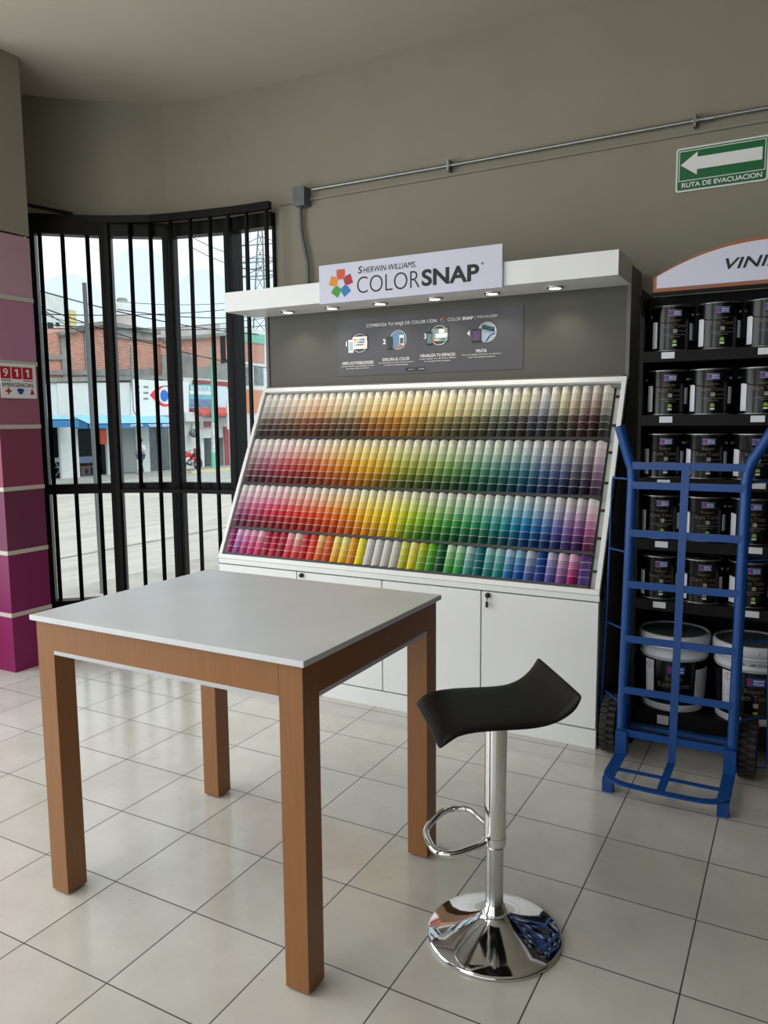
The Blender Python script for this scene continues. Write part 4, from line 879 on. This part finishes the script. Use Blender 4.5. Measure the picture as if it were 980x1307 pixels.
# awnings: sloping top and a front valance
def awning(parent, xa, xb, yt, ym, yb_, txt=None):
    (ya, _), (yb2, _) = fy(xa, yt), fy(xb, yt); zt = fy((xa+xb)/2, yt)[1]; zm = fy((xa+xb)/2, ym)[1]-.05; zb = fy((xa+xb)/2, yb_)[1]-.05
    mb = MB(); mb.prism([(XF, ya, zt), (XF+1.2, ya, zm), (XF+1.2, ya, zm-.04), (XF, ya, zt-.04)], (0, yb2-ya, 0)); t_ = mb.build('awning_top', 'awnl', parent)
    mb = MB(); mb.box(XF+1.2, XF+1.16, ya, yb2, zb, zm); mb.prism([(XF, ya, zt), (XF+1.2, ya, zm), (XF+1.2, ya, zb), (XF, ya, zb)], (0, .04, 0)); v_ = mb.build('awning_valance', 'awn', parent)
    if txt:
        for tx, px_, w_ in txt:
            yc = fy(px_, ym)[0]; mb = MB(); mb.text(tx, lambda u, v, d: Vector((XF+1.2+d, yc+u, (zm+zb)/2+v)), w=w_, h=(zm-zb)*.6, bold=.02, depth=.02); mb.build('lettering', 'wink', v_)
aw = thing('blue_awning', (XF+.6, 22.5, 1.4), 'short blue awning left of the thick white pillar', 'awning', 'blue shop awnings'); awning(aw, 40, 77, 530, 534, 544)
aw = thing('blue_awning', (XF+.6, 27.5, 1.4), 'long pale blue awning with white lettering over the shop', 'awning', 'blue shop awnings'); awning(aw, 89, 207, 530, 539, 545, [('"DON', 173, .62), ('EDY"', 191, .62), ('JOYERIA', 152, .8)])
# eye sign
ey = thing('optician_sign', (XF+.1, 30, 1.8), 'white optician sign with red and blue eye logo', 'sign')
mb = MB(); fpoly(mb, [(166, 532), (239, 529), (239, 488), (166, 484)], XF+.12, XF+.02); mb.build('sign_board', 'signw2', ey)
yc, zc = fy(207, 505)
EF = lambda u, v, d: Vector((XF+.12+d, yc+u, zc+v))
mb = MB()
out = []; 
for i in range(15):
    t_ = i/14; out.append((-.78+1.0*t_, .52*math.sin(PI*.5*t_)**1.0))
inn = [(-.05, .46), (-.30, .32), (-.44, .1), (-.44, -.12), (-.30, -.32), (-.02, -.45)]
low = [(.35, -.54), (.0, -.58), (-.32, -.50), (-.62, -.30)]
poly(mb, [(-1.0, .0), (-.78, .20), (-.50, .38), (-.2, .50)]+inn+[(.55, -.42), (.5, -.5)]+low, EF, 0, .02); mb.build('red_swoosh', mat('swoosh_red', (225, 50, 70), .5, var=.05), ey)
mb = MB(); disc(mb, .02, .0, .28, .30, EF, 0, .03); mb.build('blue_iris', mat('iris_blue', (50, 110, 205), .5, var=.15), ey)
mb = MB(); mb.tube([EF(-.15, .46, .01), EF(.1, .52, .01), EF(.4, .50, .01), EF(.6, .4, .01)], .03, 6); mb.build('grey_brow_line', 'cgrey', ey)
mb = MB()
for k_ in range(3):
    yq, zq = fy(183, 494+7.5*k_); mb.box(XF+.12, XF+.13, yq-.12, yq+.22, zq-.05, zq+.05); mb.box(XF+.12, XF+.13, yq-.48, yq-.38, zq-.06, zq+.06)
mb.build('small_print', 'cgrey', ey)
# right-hand shops: teal sign, tiled hood, door
rs = thing('tiled_shop_front', (XF-1, 34, ZS), 'white shop front with red tiled hood and dark doorway', 'building')
mb = MB(); fbox(mb, (238, 560), (300, 486), XF-.05, XF-.5); mb.build('upper_wall', 'cwhite', rs)
mb = MB(); fpoly(mb, [(241, 523), (300, 523), (300, 531), (248, 531)], XF+.7, XF); 
for k_ in range(14):
    y_, z_ = fy(250+k_*3.8, 529); mb.tube([(XF+.75, y_, z_-.02), (XF, y_, z_+.38)], .09, 8)
mb.build('tile_hood', 'tile', rs)
mb = MB(); fbox(mb, (232, 538), (254, 526), XF+.3, XF); fbox(mb, (254, 545), (300, 533), XF+.1, XF); mb.build('hood_beam', 'cwhite', rs)
mb = MB(); fbox(mb, (258, 545), (271, 538), XF+.13, XF); fbox(mb, (247, 600), (255, 572), XF+.05, XF); fbox(mb, (287, 600), (291, 541), XF+.05, XF); fbox(mb, (246, 491), (300, 488), XF+.06, XF); mb.build('maroon_trim', 'maroon', rs)
mb = MB(); fbox(mb, (247, 601), (256, 540), XF-.02, XF-.4); mb.build('door_jamb', 'cwhite', rs)
mb = MB(); fbox(mb, (263, 597), (264.5, 545), XF-.3, XF-.4); fbox(mb, (277, 597), (278, 545), XF-.3, XF-.4); mb.build('door_frame', 'signw2', rs)
# teal advertising sign
ts = thing('teal_shop_sign', (XF+.1, 33, 2.5), 'teal and blue printed shop sign above the red tiled hood', 'sign')
mb = MB(); fq(mb, (240, 521), (271, 491), XF+.12, XF); mb.build('sign_board', 'teal', ts)
mb = MB(); fbox(mb, (240, 503), (271, 500), XF+.13, XF+.11)
yq, zq = fy(255, 496); mb.text('NUTRITION', lambda u, v, d: Vector((XF+.12+d, yq+u, zq+v)), w=1.7, h=.28, bold=.02, depth=.02); mb.build('white_print', 'wink', ts)
mb = MB(); fbox(mb, (241, 519), (268, 510), XF+.135, XF+.11)
mb.build('blue_print', mat('sign_blue_print', (110, 135, 170), .6, var=.35, scale=5), ts)
wb = thing('white_banner_sign', (XF+.5, 36, 2), 'narrow white hanging banner sign beside the green pole', 'sign')
mb = MB(); fbox(mb, (277.5, 548), (284, 515), XF+.8, XF+.7); mb.build('banner_sheet', 'signw2', wb)
mb = MB(); fbox(mb, (276, 522), (288, 493), XF+.06, XF-.04); mb.build('painted_panel', mat('pale_mural', (205, 220, 232), .7, var=.1, scale=2), wb)
# far right: lattice window building with mural
lb_ = thing('lattice_window_building', (XF-1, 42, ZS), 'white building with grey lattice windows and orange tree mural', 'building')
mb = MB(); fbox(mb, (296, 596), (372, 425), XF-.6, XF-6); mb.build('wall', 'cwhite', lb_)
mb = MB(); fbox(mb, (300, 492), (316, 467), XF-.55, XF-.6); fbox(mb, (321, 491), (331, 468), XF-.55, XF-.6); fbox(mb, (334, 491), (345, 469), XF-.55, XF-.6); wi_ = mb.build('lattice_window', 'lattice', lb_)
mb = MB()
for k_ in range(10):
    a_ = 300+k_*1.7; fbox(mb, (a_, 492), (a_+.5, 467), XF-.5, XF-.55)
for k_ in range(7):
    fbox(mb, (300, 469+k_*3.6), (316, 468.4+k_*3.6), XF-.5, XF-.55)
mb.build('lattice', 'cgrey', wi_)
mb = MB(); fbox(mb, (302, 527), (350, 498), XF-.55, XF-.6); mu = mb.build('mural_wall', 'mural', lb_)
mb = MB(); P = lambda x, y: Vector((XF-.54, *fy(x, y)))
mb.tube([P(308, 525), P(307, 515), P(306, 505)], .06, 5)
for tip in ((303, 503), (304, 510), (311, 502), (313, 506), (314, 512), (309, 500), (303, 516), (312, 517)): mb.tube([P(308, 522), P((308+tip[0])/2, (518+tip[1])/2), P(*tip)], .035, 5)
mb.build('painted_tree', 'darkcloth', mu)
mb = MB(); fbox(mb, (297, 432), (346, 427), XF-.5, XF-.8); fbox(mb, (302, 444), (304, 430), XF-.5, XF-.6); mb.build('green_gutter', mat('sea_green_trim', (120, 180, 160), .6), lb_)
mb = MB(); fbox(mb, (298, 458), (346, 433), XF-.55, XF-.6); mb.build('brick_band', 'brick', lb_)
mb = MB(); fbox(mb, (296, 537), (316, 530), XF-.4, XF-.6); mb.build('tile_edge', 'tile', lb_)
mb = MB(); fbox(mb, (311, 537), (319, 527), XF-.3, XF-.4); sg_ = mb.build('teal_plate', 'teal', lb_)
yq, zq = fy(310, 540.5); mb = MB(); mb.text('728', lambda u, v, d: Vector((XF-.6+d, yq+u, zq+v)), w=.75, h=.32, bold=.03, depth=.04); mb.build('house_number', 'ink', lb_)
mb = MB()
for i in range(3):
    for j in range(4): fbox(mb, (306+i*3.3, 549+j*4.2), (308+i*3.3, 546+j*4.2), XF-.57, XF-.6)
mb.build('vent_blocks', 'cgrey', lb_)
# distant white building, tank
fb_ = thing('distant_white_building', (-60, 45, ZS), 'distant pale high building behind the brick storey', 'building')
def bxp(mb, pa, pb, X, dx):
    a_, b_ = at(*pa, X=X), at(*pb, X=X); return mb.box(X, X-dx, a_.y, b_.y, a_.z, b_.z)
mb = MB(); bxp(mb, (30, 480), (83, 377), -60, 8); bxp(mb, (84, 480), (97, 396), -60.5, 6); mb.build('tower_block', 'cwhite', fb_)
mb = MB(); bxp(mb, (90, 420), (97, 397), -59.9, .2); mb.build('ochre_panel', 'yellow', fb_)
mb = MB(); bxp(mb, (62, 424), (68, 412), -59.9, .2); bxp(mb, (72, 416), (76, 412), -59.9, .2); mb.build('window_opening', 'dark', fb_)
tk = thing('water_tank', (-34, 29, 6), 'pale domed water tank on the brick building roof', 'water tank')
a_ = at(157, 412, X=-36); r_ = (at(169, 395, X=-36)-at(146, 395, X=-36)).length/2; zt = at(157, 386, X=-36).z
mb = MB(); mb.lathe([(r_, a_.z-.8), (r_, a_.z+.3), (r_*1.03, a_.z+.32), (r_, a_.z+.36), (r_, zt-.25), (r_*.8, zt-.05), (r_*.45, zt+.03)], (a_.x, a_.y, 0), 24); mb.build('tank_body', 'tank', tk)
mb = MB(); mb.lathe([(r_*.45, zt), (r_*.45, zt+.16), (r_*.3, zt+.24), (.001, zt+.26)], (a_.x, a_.y, 0), 16); mb.build('tank_lid', 'cgrey', tk)
# poles
gp = thing('green_lamp_post', (-29, 34, ZS), 'green painted street post standing before the tiled shop', 'post')
a_ = at(273.5, 599, X=-29); b_ = at(272, 470, X=-29); c_ = at(273, 577, X=-29); d_ = at(272.7, 540, X=-29)
mb = MB(); mb.tube([(a_.x, a_.y, ZS+.13), (c_.x, c_.y, c_.z)], .17, 12).build('lower_shaft', 'polegreen', gp)
mb = MB(); mb.tube([c_, d_], .14, 12).build('middle_shaft', mat('peeling_white_paint', (215, 225, 218), .7, var=.25, scale=5), gp)
mb = MB(); mb.tube([d_, b_, (b_.x, b_.y+.02, 5.6)], .13, 12).build('upper_shaft', 'polegreen', gp)
up_ = thing('utility_pole', (-11, 8.6, ZS), 'slender grey pole standing on the near sidewalk', 'pole')
a_ = at(131.5, 757, Z=ZS+.12); b_ = at(107.5, 361, X=a_.x)
MB().tube([a_, ((a_+b_)/2), b_], [.040, .036, .030], 10).build('shaft', mat('weathered_grey_pole', (100, 102, 102), .8), up_)
# overhead cables (each one its own wire)
def cable(x0, y0, x1, y1, X0, X1, r=.02, sag=.25):
    a_, b_ = at(x0, y0, X=X0), at(x1, y1, X=X1)
    P = [a_.lerp(b_, i/10)+Vector((0, 0, -sag*4*(i/10)*(1-i/10))) for i in range(11)]
    o = MB().tube(P, r, 5).build('overhead_cable', 'darkcloth'); tag(o, 'thin dark cable strung high above the street', 'cable', 'overhead cables above the street'); return o
for c_ in [(30, 365, 330, 427, -22, -22, .022), (30, 400, 345, 388, -24, -24, .018), (30, 412, 345, 415, -25, -25, .02), (30, 418, 345, 405, -24, -24, .016), (20, 360, 110, 425, -21, -21, .016), (20, 378, 110, 412, -23, -23, .014), (60, 395, 345, 470, -20, -20, .02), (150, 395, 345, 402, -26, -26, .022), (240, 300, 350, 330, -18, -18, .012), (240, 313, 350, 345, -18, -18, .012), (290, 335, 350, 332, -16, -16, .012), (290, 340, 350, 352, -16, -16, .012), (150, 385, 345, 380, -27, -27, .014)]:
    cable(*c_)
# lattice transmission tower
lt = thing('transmission_tower', (-62, 80, ZS), 'lattice steel electricity tower seen beyond the right window bay', 'tower')
XT2 = -62.0; T_ = lambda x, y: at(x, y, X=XT2)
mb = MB()
for (a_, b_) in [((321, 470), (329, 300)), ((341, 470), (335, 300)), ((329, 300), (332, 280)), ((335, 300), (332, 280))]: mb.tube([T_(*a_), T_(*b_)], .09, 5)
for a_ in ((321, 470), (341, 470)): q = T_(*a_); mb.tube([q, (q.x, q.y+(-1 if a_[0] < 330 else 1), ZS)], .09, 5)
for i in range(9):
    y0_ = 460-i*18; y1_ = y0_-18; l0 = 321.5+(470-y0_)*.047; l1 = 321.5+(470-y1_)*.047; r0 = 341-(470-y0_)*.035; r1 = 341-(470-y1_)*.035
    mb.tube([T_(l0, y0_), T_(r1, y1_)], .055, 4); mb.tube([T_(r0, y0_), T_(l1, y1_)], .055, 4)
lt1 = mb.build('mast', 'boxsteel', lt)
mb = MB()
for y_ in (312, 334, 352): mb.tube([T_(308, y_+2), T_(358, y_-2)], .07, 4); mb.tube([T_(308, y_+2), T_(332, y_-10)], .05, 4); mb.tube([T_(358, y_-2), T_(332, y_-10)], .05, 4)
mb.build('cross_arm', 'boxsteel', lt)
# ---- people and small street things
def figure(name, joints, radii, edges, m, parent):
    me = bpy.data.meshes.new(name); me.from_pydata(joints, edges, []); me.materials.append(M[m]); o = bpy.data.objects.new(name, me); COL.objects.link(o)
    if parent: o.parent = parent
    sk = o.modifiers.new('sk', 'SKIN'); sk.use_smooth_shade = True
    for i, r_ in enumerate(radii): me.skin_vertices[0].data[i].radius = r_ if isinstance(r_, tuple) else (r_, r_)
    me.skin_vertices[0].data[0].use_root = True
    s_ = o.modifiers.new('s', 'SUBSURF'); s_.levels = s_.render_levels = 1
    return o
# standing man, side on, facing left (towards -Y)
pm = at(180.5, 605, X=-28.9)
pe = thing('person', (pm.x, pm.y, ZS+.14), 'person in pale shirt and jeans standing on the far sidewalk', 'person')
J = [(0,0,.92),(0,.01,1.12),(0,.02,1.36),(0,0,1.46),(0,-.02,1.58),(0,-.03,1.68), (-.1,.02,.88),(-.12,.10,.48),(-.12,.22,.07),(-.12,.06,.03), (.1,0,.88),(.1,-.12,.48),(.1,-.22,.07),(.1,-.38,.03),
     (-.2,.02,1.38),(-.24,.06,1.1),(-.2,-.18,1.02),(-.2,-.26,1.04),(.2,.02,1.38),(.24,.02,1.1),(.2,-.22,1.05),(.2,-.30,1.08)]
E_ = [(0,1),(1,2),(2,3),(3,4),(4,5),(0,6),(6,7),(7,8),(8,9),(0,10),(10,11),(11,12),(12,13),(2,14),(14,15),(15,16),(16,17),(2,18),(18,19),(19,20),(20,21)]
Rr = [(.15,.11),(.15,.11),(.17,.11),.06,.09,.075, .085,.06,.045,.04,.085,.06,.045,.04,.06,.045,.035,.03,.06,.045,.035,.03]
figure('body', J, Rr, E_, 'skin', pe)
figure('shirt', [J[i] for i in (0,1,2,14,15,18,19)], [(.20,.16),(.20,.16),(.21,.16),.10,.075,.10,.075], [(0,1),(1,2),(2,3),(3,4),(2,5),(5,6)], 'shirt', pe)
figure('jeans', [J[i] for i in (0,6,7,8,10,11,12)], [(.16,.14),.10,.095,.08,.10,.095,.08], [(0,1),(1,2),(2,3),(0,4),(4,5),(5,6)], 'jeans', pe)
mb = MB(); mb.smooth = True; mb.lathe([(.001, 1.80), (.06, 1.78), (.10, 1.72), (.105, 1.66), (.09, 1.60)], (pm.x, pm.y+.02, ZS+.14), 16); mb.build('hair', 'hair', pe)
# seated person in dark clothes behind the pillar, only an arm catching light
qm = at(60, 610, X=-31.5)
p2_ = thing('person', (qm.x, qm.y, ZS+.14), 'person in dark clothes sitting inside the left shop opening', 'person')
J2 = [(0,0,.48),(0,0,.75),(0,.03,1.0),(0,.03,1.10),(0,.02,1.22),(0,.03,1.30),(-.1,.05,.46),(-.1,.45,.48),(-.1,.48,.06),(.1,.05,.46),(.1,.45,.48),(.1,.48,.06),(-.2,.03,1.0),(-.24,.12,.76),(-.15,.36,.66),(.2,.03,1.0),(.26,.10,.78),(.2,.38,.64)]
E2 = [(0,1),(1,2),(2,3),(3,4),(4,5),(0,6),(6,7),(7,8),(0,9),(9,10),(10,11),(2,12),(12,13),(13,14),(2,15),(15,16),(16,17)]
figure('body', J2, [(.15,.12),(.15,.12),(.16,.11),.06,.09,.075,.085,.065,.05,.085,.065,.05,.06,.05,.045,.06,.05,.05], E2, 'skin', p2_)
figure('clothing', [J2[i] for i in (0,1,2,6,7,8,9,10,11,12,15)], [(.17,.14),(.17,.14),(.18,.13),.1,.085,.07,.1,.085,.07,.08,.08], [(0,1),(1,2),(0,3),(3,4),(4,5),(0,6),(6,7),(7,8),(2,9),(2,10)], 'darkcloth', p2_)
ss_ = MB().box(qm.x-.22, qm.x+.22, qm.y-.22, qm.y+.2, ZS+.14+.38, ZS+.14+.42); 
sto = thing('shop_chair', (qm.x, qm.y, ZS+.14), 'dark chair under the person sitting in the left shop', 'chair')
ss_.build('seat', 'darkcloth', sto)
for sx_ in (-.19, .19):
    for sy_ in (-.19, .17): MB().tube([(qm.x+sx_, qm.y+sy_, ZS+.14), (qm.x+sx_, qm.y+sy_, ZS+.53)], .015, 6).build('leg', 'darkcloth', sto)
MB().box(qm.x-.2, qm.x+.2, qm.y-.24, qm.y-.2, ZS+.6, ZS+1.0).build('backrest', 'darkcloth', sto)
# white folding chair frame
wm = at(79, 606, X=-31)
wc = thing('white_chair', (wm.x, wm.y, ZS+.14), 'white chair frame beside the thick pillar across the street', 'chair')
zb_ = ZS+.14
for dx_ in (-.2, .2):
    MB().tube([(wm.x+dx_, wm.y-.3, zb_+.95), (wm.x+dx_, wm.y+.25, zb_)], .025, 6).build('leg', 'signw2', wc); MB().tube([(wm.x+dx_, wm.y+.25, zb_+.5), (wm.x+dx_, wm.y-.25, zb_)], .025, 6).build('leg', 'signw2', wc)
MB().box(wm.x-.2, wm.x+.2, wm.y-.2, wm.y+.22, zb_+.44, zb_+.48).build('seat', 'signw2', wc)
MB().box(wm.x-.2, wm.x+.2, wm.y-.30, wm.y-.25, zb_+.72, zb_+.92).build('backrest', 'signw2', wc)
# draped stall table
tm = at(110, 608, X=-31)
stl = thing('stall_table', (tm.x, tm.y, zb_), 'wooden stall table under a grey-blue cloth in the open shop', 'table')
MB().box(tm.x-.4, tm.x+.4, tm.y-.75, tm.y+.55, zb_+.86, zb_+.9).build('tabletop', 'orangewood', stl)
cl = MB().box(tm.x-.43, tm.x+.43, tm.y-.78, tm.y+.58, zb_+.905, zb_+.92).box(tm.x+.41, tm.x+.43, tm.y-.78, tm.y+.58, zb_+.62, zb_+.905).build('table_cloth', mat('greyblue_cloth', (120, 126, 160), .9), None); tag(cl, 'grey-blue cloth draped over the stall table', 'tablecloth')
for dy_ in (-.7, .5):
    for dx_ in (-.36, .36): MB().box(tm.x+dx_-.03, tm.x+dx_+.03, tm.y+dy_-.03, tm.y+dy_+.03, zb_, zb_+.86).build('leg', 'orangewood', stl)
MB().box(tm.x-.36, tm.x+.36, tm.y-.7, tm.y+.5, zb_+.40, zb_+.44).build('lower_shelf', 'orangewood', stl)
mb = MB().box(tm.x-.2, tm.x+.25, tm.y-.45, tm.y+.1, zb_, zb_+.38); sp2 = tag(mb.build('floor_fan_box', 'boxsteel', None, bevel=.03), 'grey boxy appliance with round front under the stall table', 'appliance')
mb = MB(); mb.lathe([(.0, .27), (.12, .27), (.14, .25)], (tm.x, tm.y-.18, zb_+.2), 16, 'x'); mb.build('round_front', 'darkcloth', sp2)
# hanging orange item
om = at(130.5, 556, X=-29.9); oo = MB().box(om.x-.1, om.x+.1, om.y-.2, om.y+.2, om.z-.42, om.z+.32).build('hanging_bag', 'orange', bevel=.06); tag(oo, 'orange bag hanging under the blue awning', 'bag')
mb = MB().tube([(om.x, om.y, om.z+.3), (om.x, om.y+.05, om.z+.62)], .02, 5); mb.build('strap', 'signw2', oo)
# wall lamp / meter on pillar
lm_ = at(243.5, 553, X=XF+.25); wl = thing('wall_floodlight', (lm_.x, lm_.y, lm_.z), 'grey floodlight fixed on the white pillar near the motorcycle', 'lamp')
mb = MB(); mb.lathe([(.0, -.1), (.16, -.1), (.24, .08), (.25, .14), (.0, .14)], (lm_.x+.1, lm_.y, lm_.z), 16, 'x'); mb.build('lamp_head', 'boxsteel', wl)
MB().tube([(lm_.x+.05, lm_.y, lm_.z+.1), (lm_.x, lm_.y+.12, lm_.z+.55)], .05, 6).build('bracket', 'cgrey', wl)
# downpipe
dp = [at(x, y, X=XF+.08) for x, y in ((167, 440), (168, 487), (169.5, 524), (173, 530))]
o = MB().tube(dp, .06, 6).build('downpipe', 'cgrey'); tag(o, 'grey downpipe left of the eye sign', 'pipe')
# blue lettering banner by mullion
a_ = at(231, 545, X=XF+.3); b_ = at(233, 578, X=XF+.3); o = MB().box(XF+.2, XF+.3, a_.y-.1, a_.y+.18, b_.z, a_.z).build('vertical_banner', mat('navy_banner', (50, 62, 120), .7, var=.3, scale=4)); tag(o, 'narrow navy vertical banner left of the white pillar', 'banner')
# motorcycle, side-on, facing left
mm = at(243, 604.5, X=-28.7)
mc = thing('motorcycle', (mm.x, mm.y, zb_), 'red motorcycle parked on the far sidewalk', 'motorcycle')
MX, MY, MZ = mm.x, mm.y, zb_
for dy_ in (-.62, .62):
    mb = MB(); mb.lathe([(.24, -.05), (.30, -.045), (.315, 0), (.30, .045), (.24, .05), (.24, -.05)], (MX, MY+dy_, MZ+.315), 28, 'x'); wh = mb.build('wheel', 'ink', mc)
    mb = MB(); mb.lathe([(.0, -.03), (.05, -.03), (.05, .03), (.0, .03)], (MX, MY+dy_, MZ+.315), 12, 'x')
    for k_ in range(8): a_ = PI*k_/8*2; mb.tube([(MX, MY+dy_, MZ+.315), (MX, MY+dy_+.25*math.cos(a_), MZ+.315+.25*math.sin(a_))], .008, 4)
    mb.build('hub_and_spokes', 'chrome', wh)
mb = MB(); mb.smooth = True; mb.tube([(MX, MY-.36, MZ+.74), (MX, MY-.25, MZ+.84), (MX, MY-.02, MZ+.84), (MX, MY+.12, MZ+.74)], [.08, .14, .13, .07], 12); mb.build('fuel_tank', 'bikered', mc)
mb = MB(); mb.tube([(MX, MY+.08, MZ+.76), (MX, MY+.35, MZ+.78), (MX, MY+.62, MZ+.86), (MX, MY+.74, MZ+.88)], [.10, .11, .10, .05], 10); mb.build('seat', 'ink', mc)
mb = MB(); mb.tube([(MX, MY+.1, MZ+.62), (MX, MY+.45, MZ+.68), (MX, MY+.72, MZ+.80)], [.09, .08, .03], 8); mb.tube([(MX, MY-.82, MZ+.62), (MX, MY-.62, MZ+.68), (MX, MY-.42, MZ+.60)], [.04, .07, .03], 8); mb.build('body_panel', 'bikered', mc)
mb = MB(); mb.tube([(MX, MY-.15, MZ+.34), (MX, MY+.0, MZ+.48), (MX, MY+.12, MZ+.34)], [.13, .14, .11], 10); mb.tube([(MX+.1, MY-.1, MZ+.25), (MX+.1, MY+.3, MZ+.27), (MX+.1, MY+.68, MZ+.34)], .035, 8); mb.build('engine', 'steel', mc)
mb = MB()
for s_ in (-.08, .08): mb.tube([(MX+s_, MY-.62, MZ+.315), (MX+s_, MY-.38, MZ+.95)], .022, 6); mb.tube([(MX+s_, MY+.62, MZ+.315), (MX+s_, MY+.1, MZ+.36)], .022, 6); mb.tube([(MX+s_, MY+.5, MZ+.36), (MX+s_, MY+.4, MZ+.7)], .022, 6)
mb.tube([(MX-.33, MY-.24, MZ+1.08), (MX-.12, MY-.36, MZ+1.0), (MX+.12, MY-.36, MZ+1.0), (MX+.33, MY-.24, MZ+1.08)], .018, 6); mb.build('fork_and_handlebar', 'boxsteel', mc)
mb = MB(); mb.smooth = True; mb.lathe([(.001, -.12), (.08, -.1), (.1, 0), (.07, .08), (.001, .09)], (MX, MY-.5, MZ+.90), 14, 'y'); mb.build('headlight', 'bikered', mc)
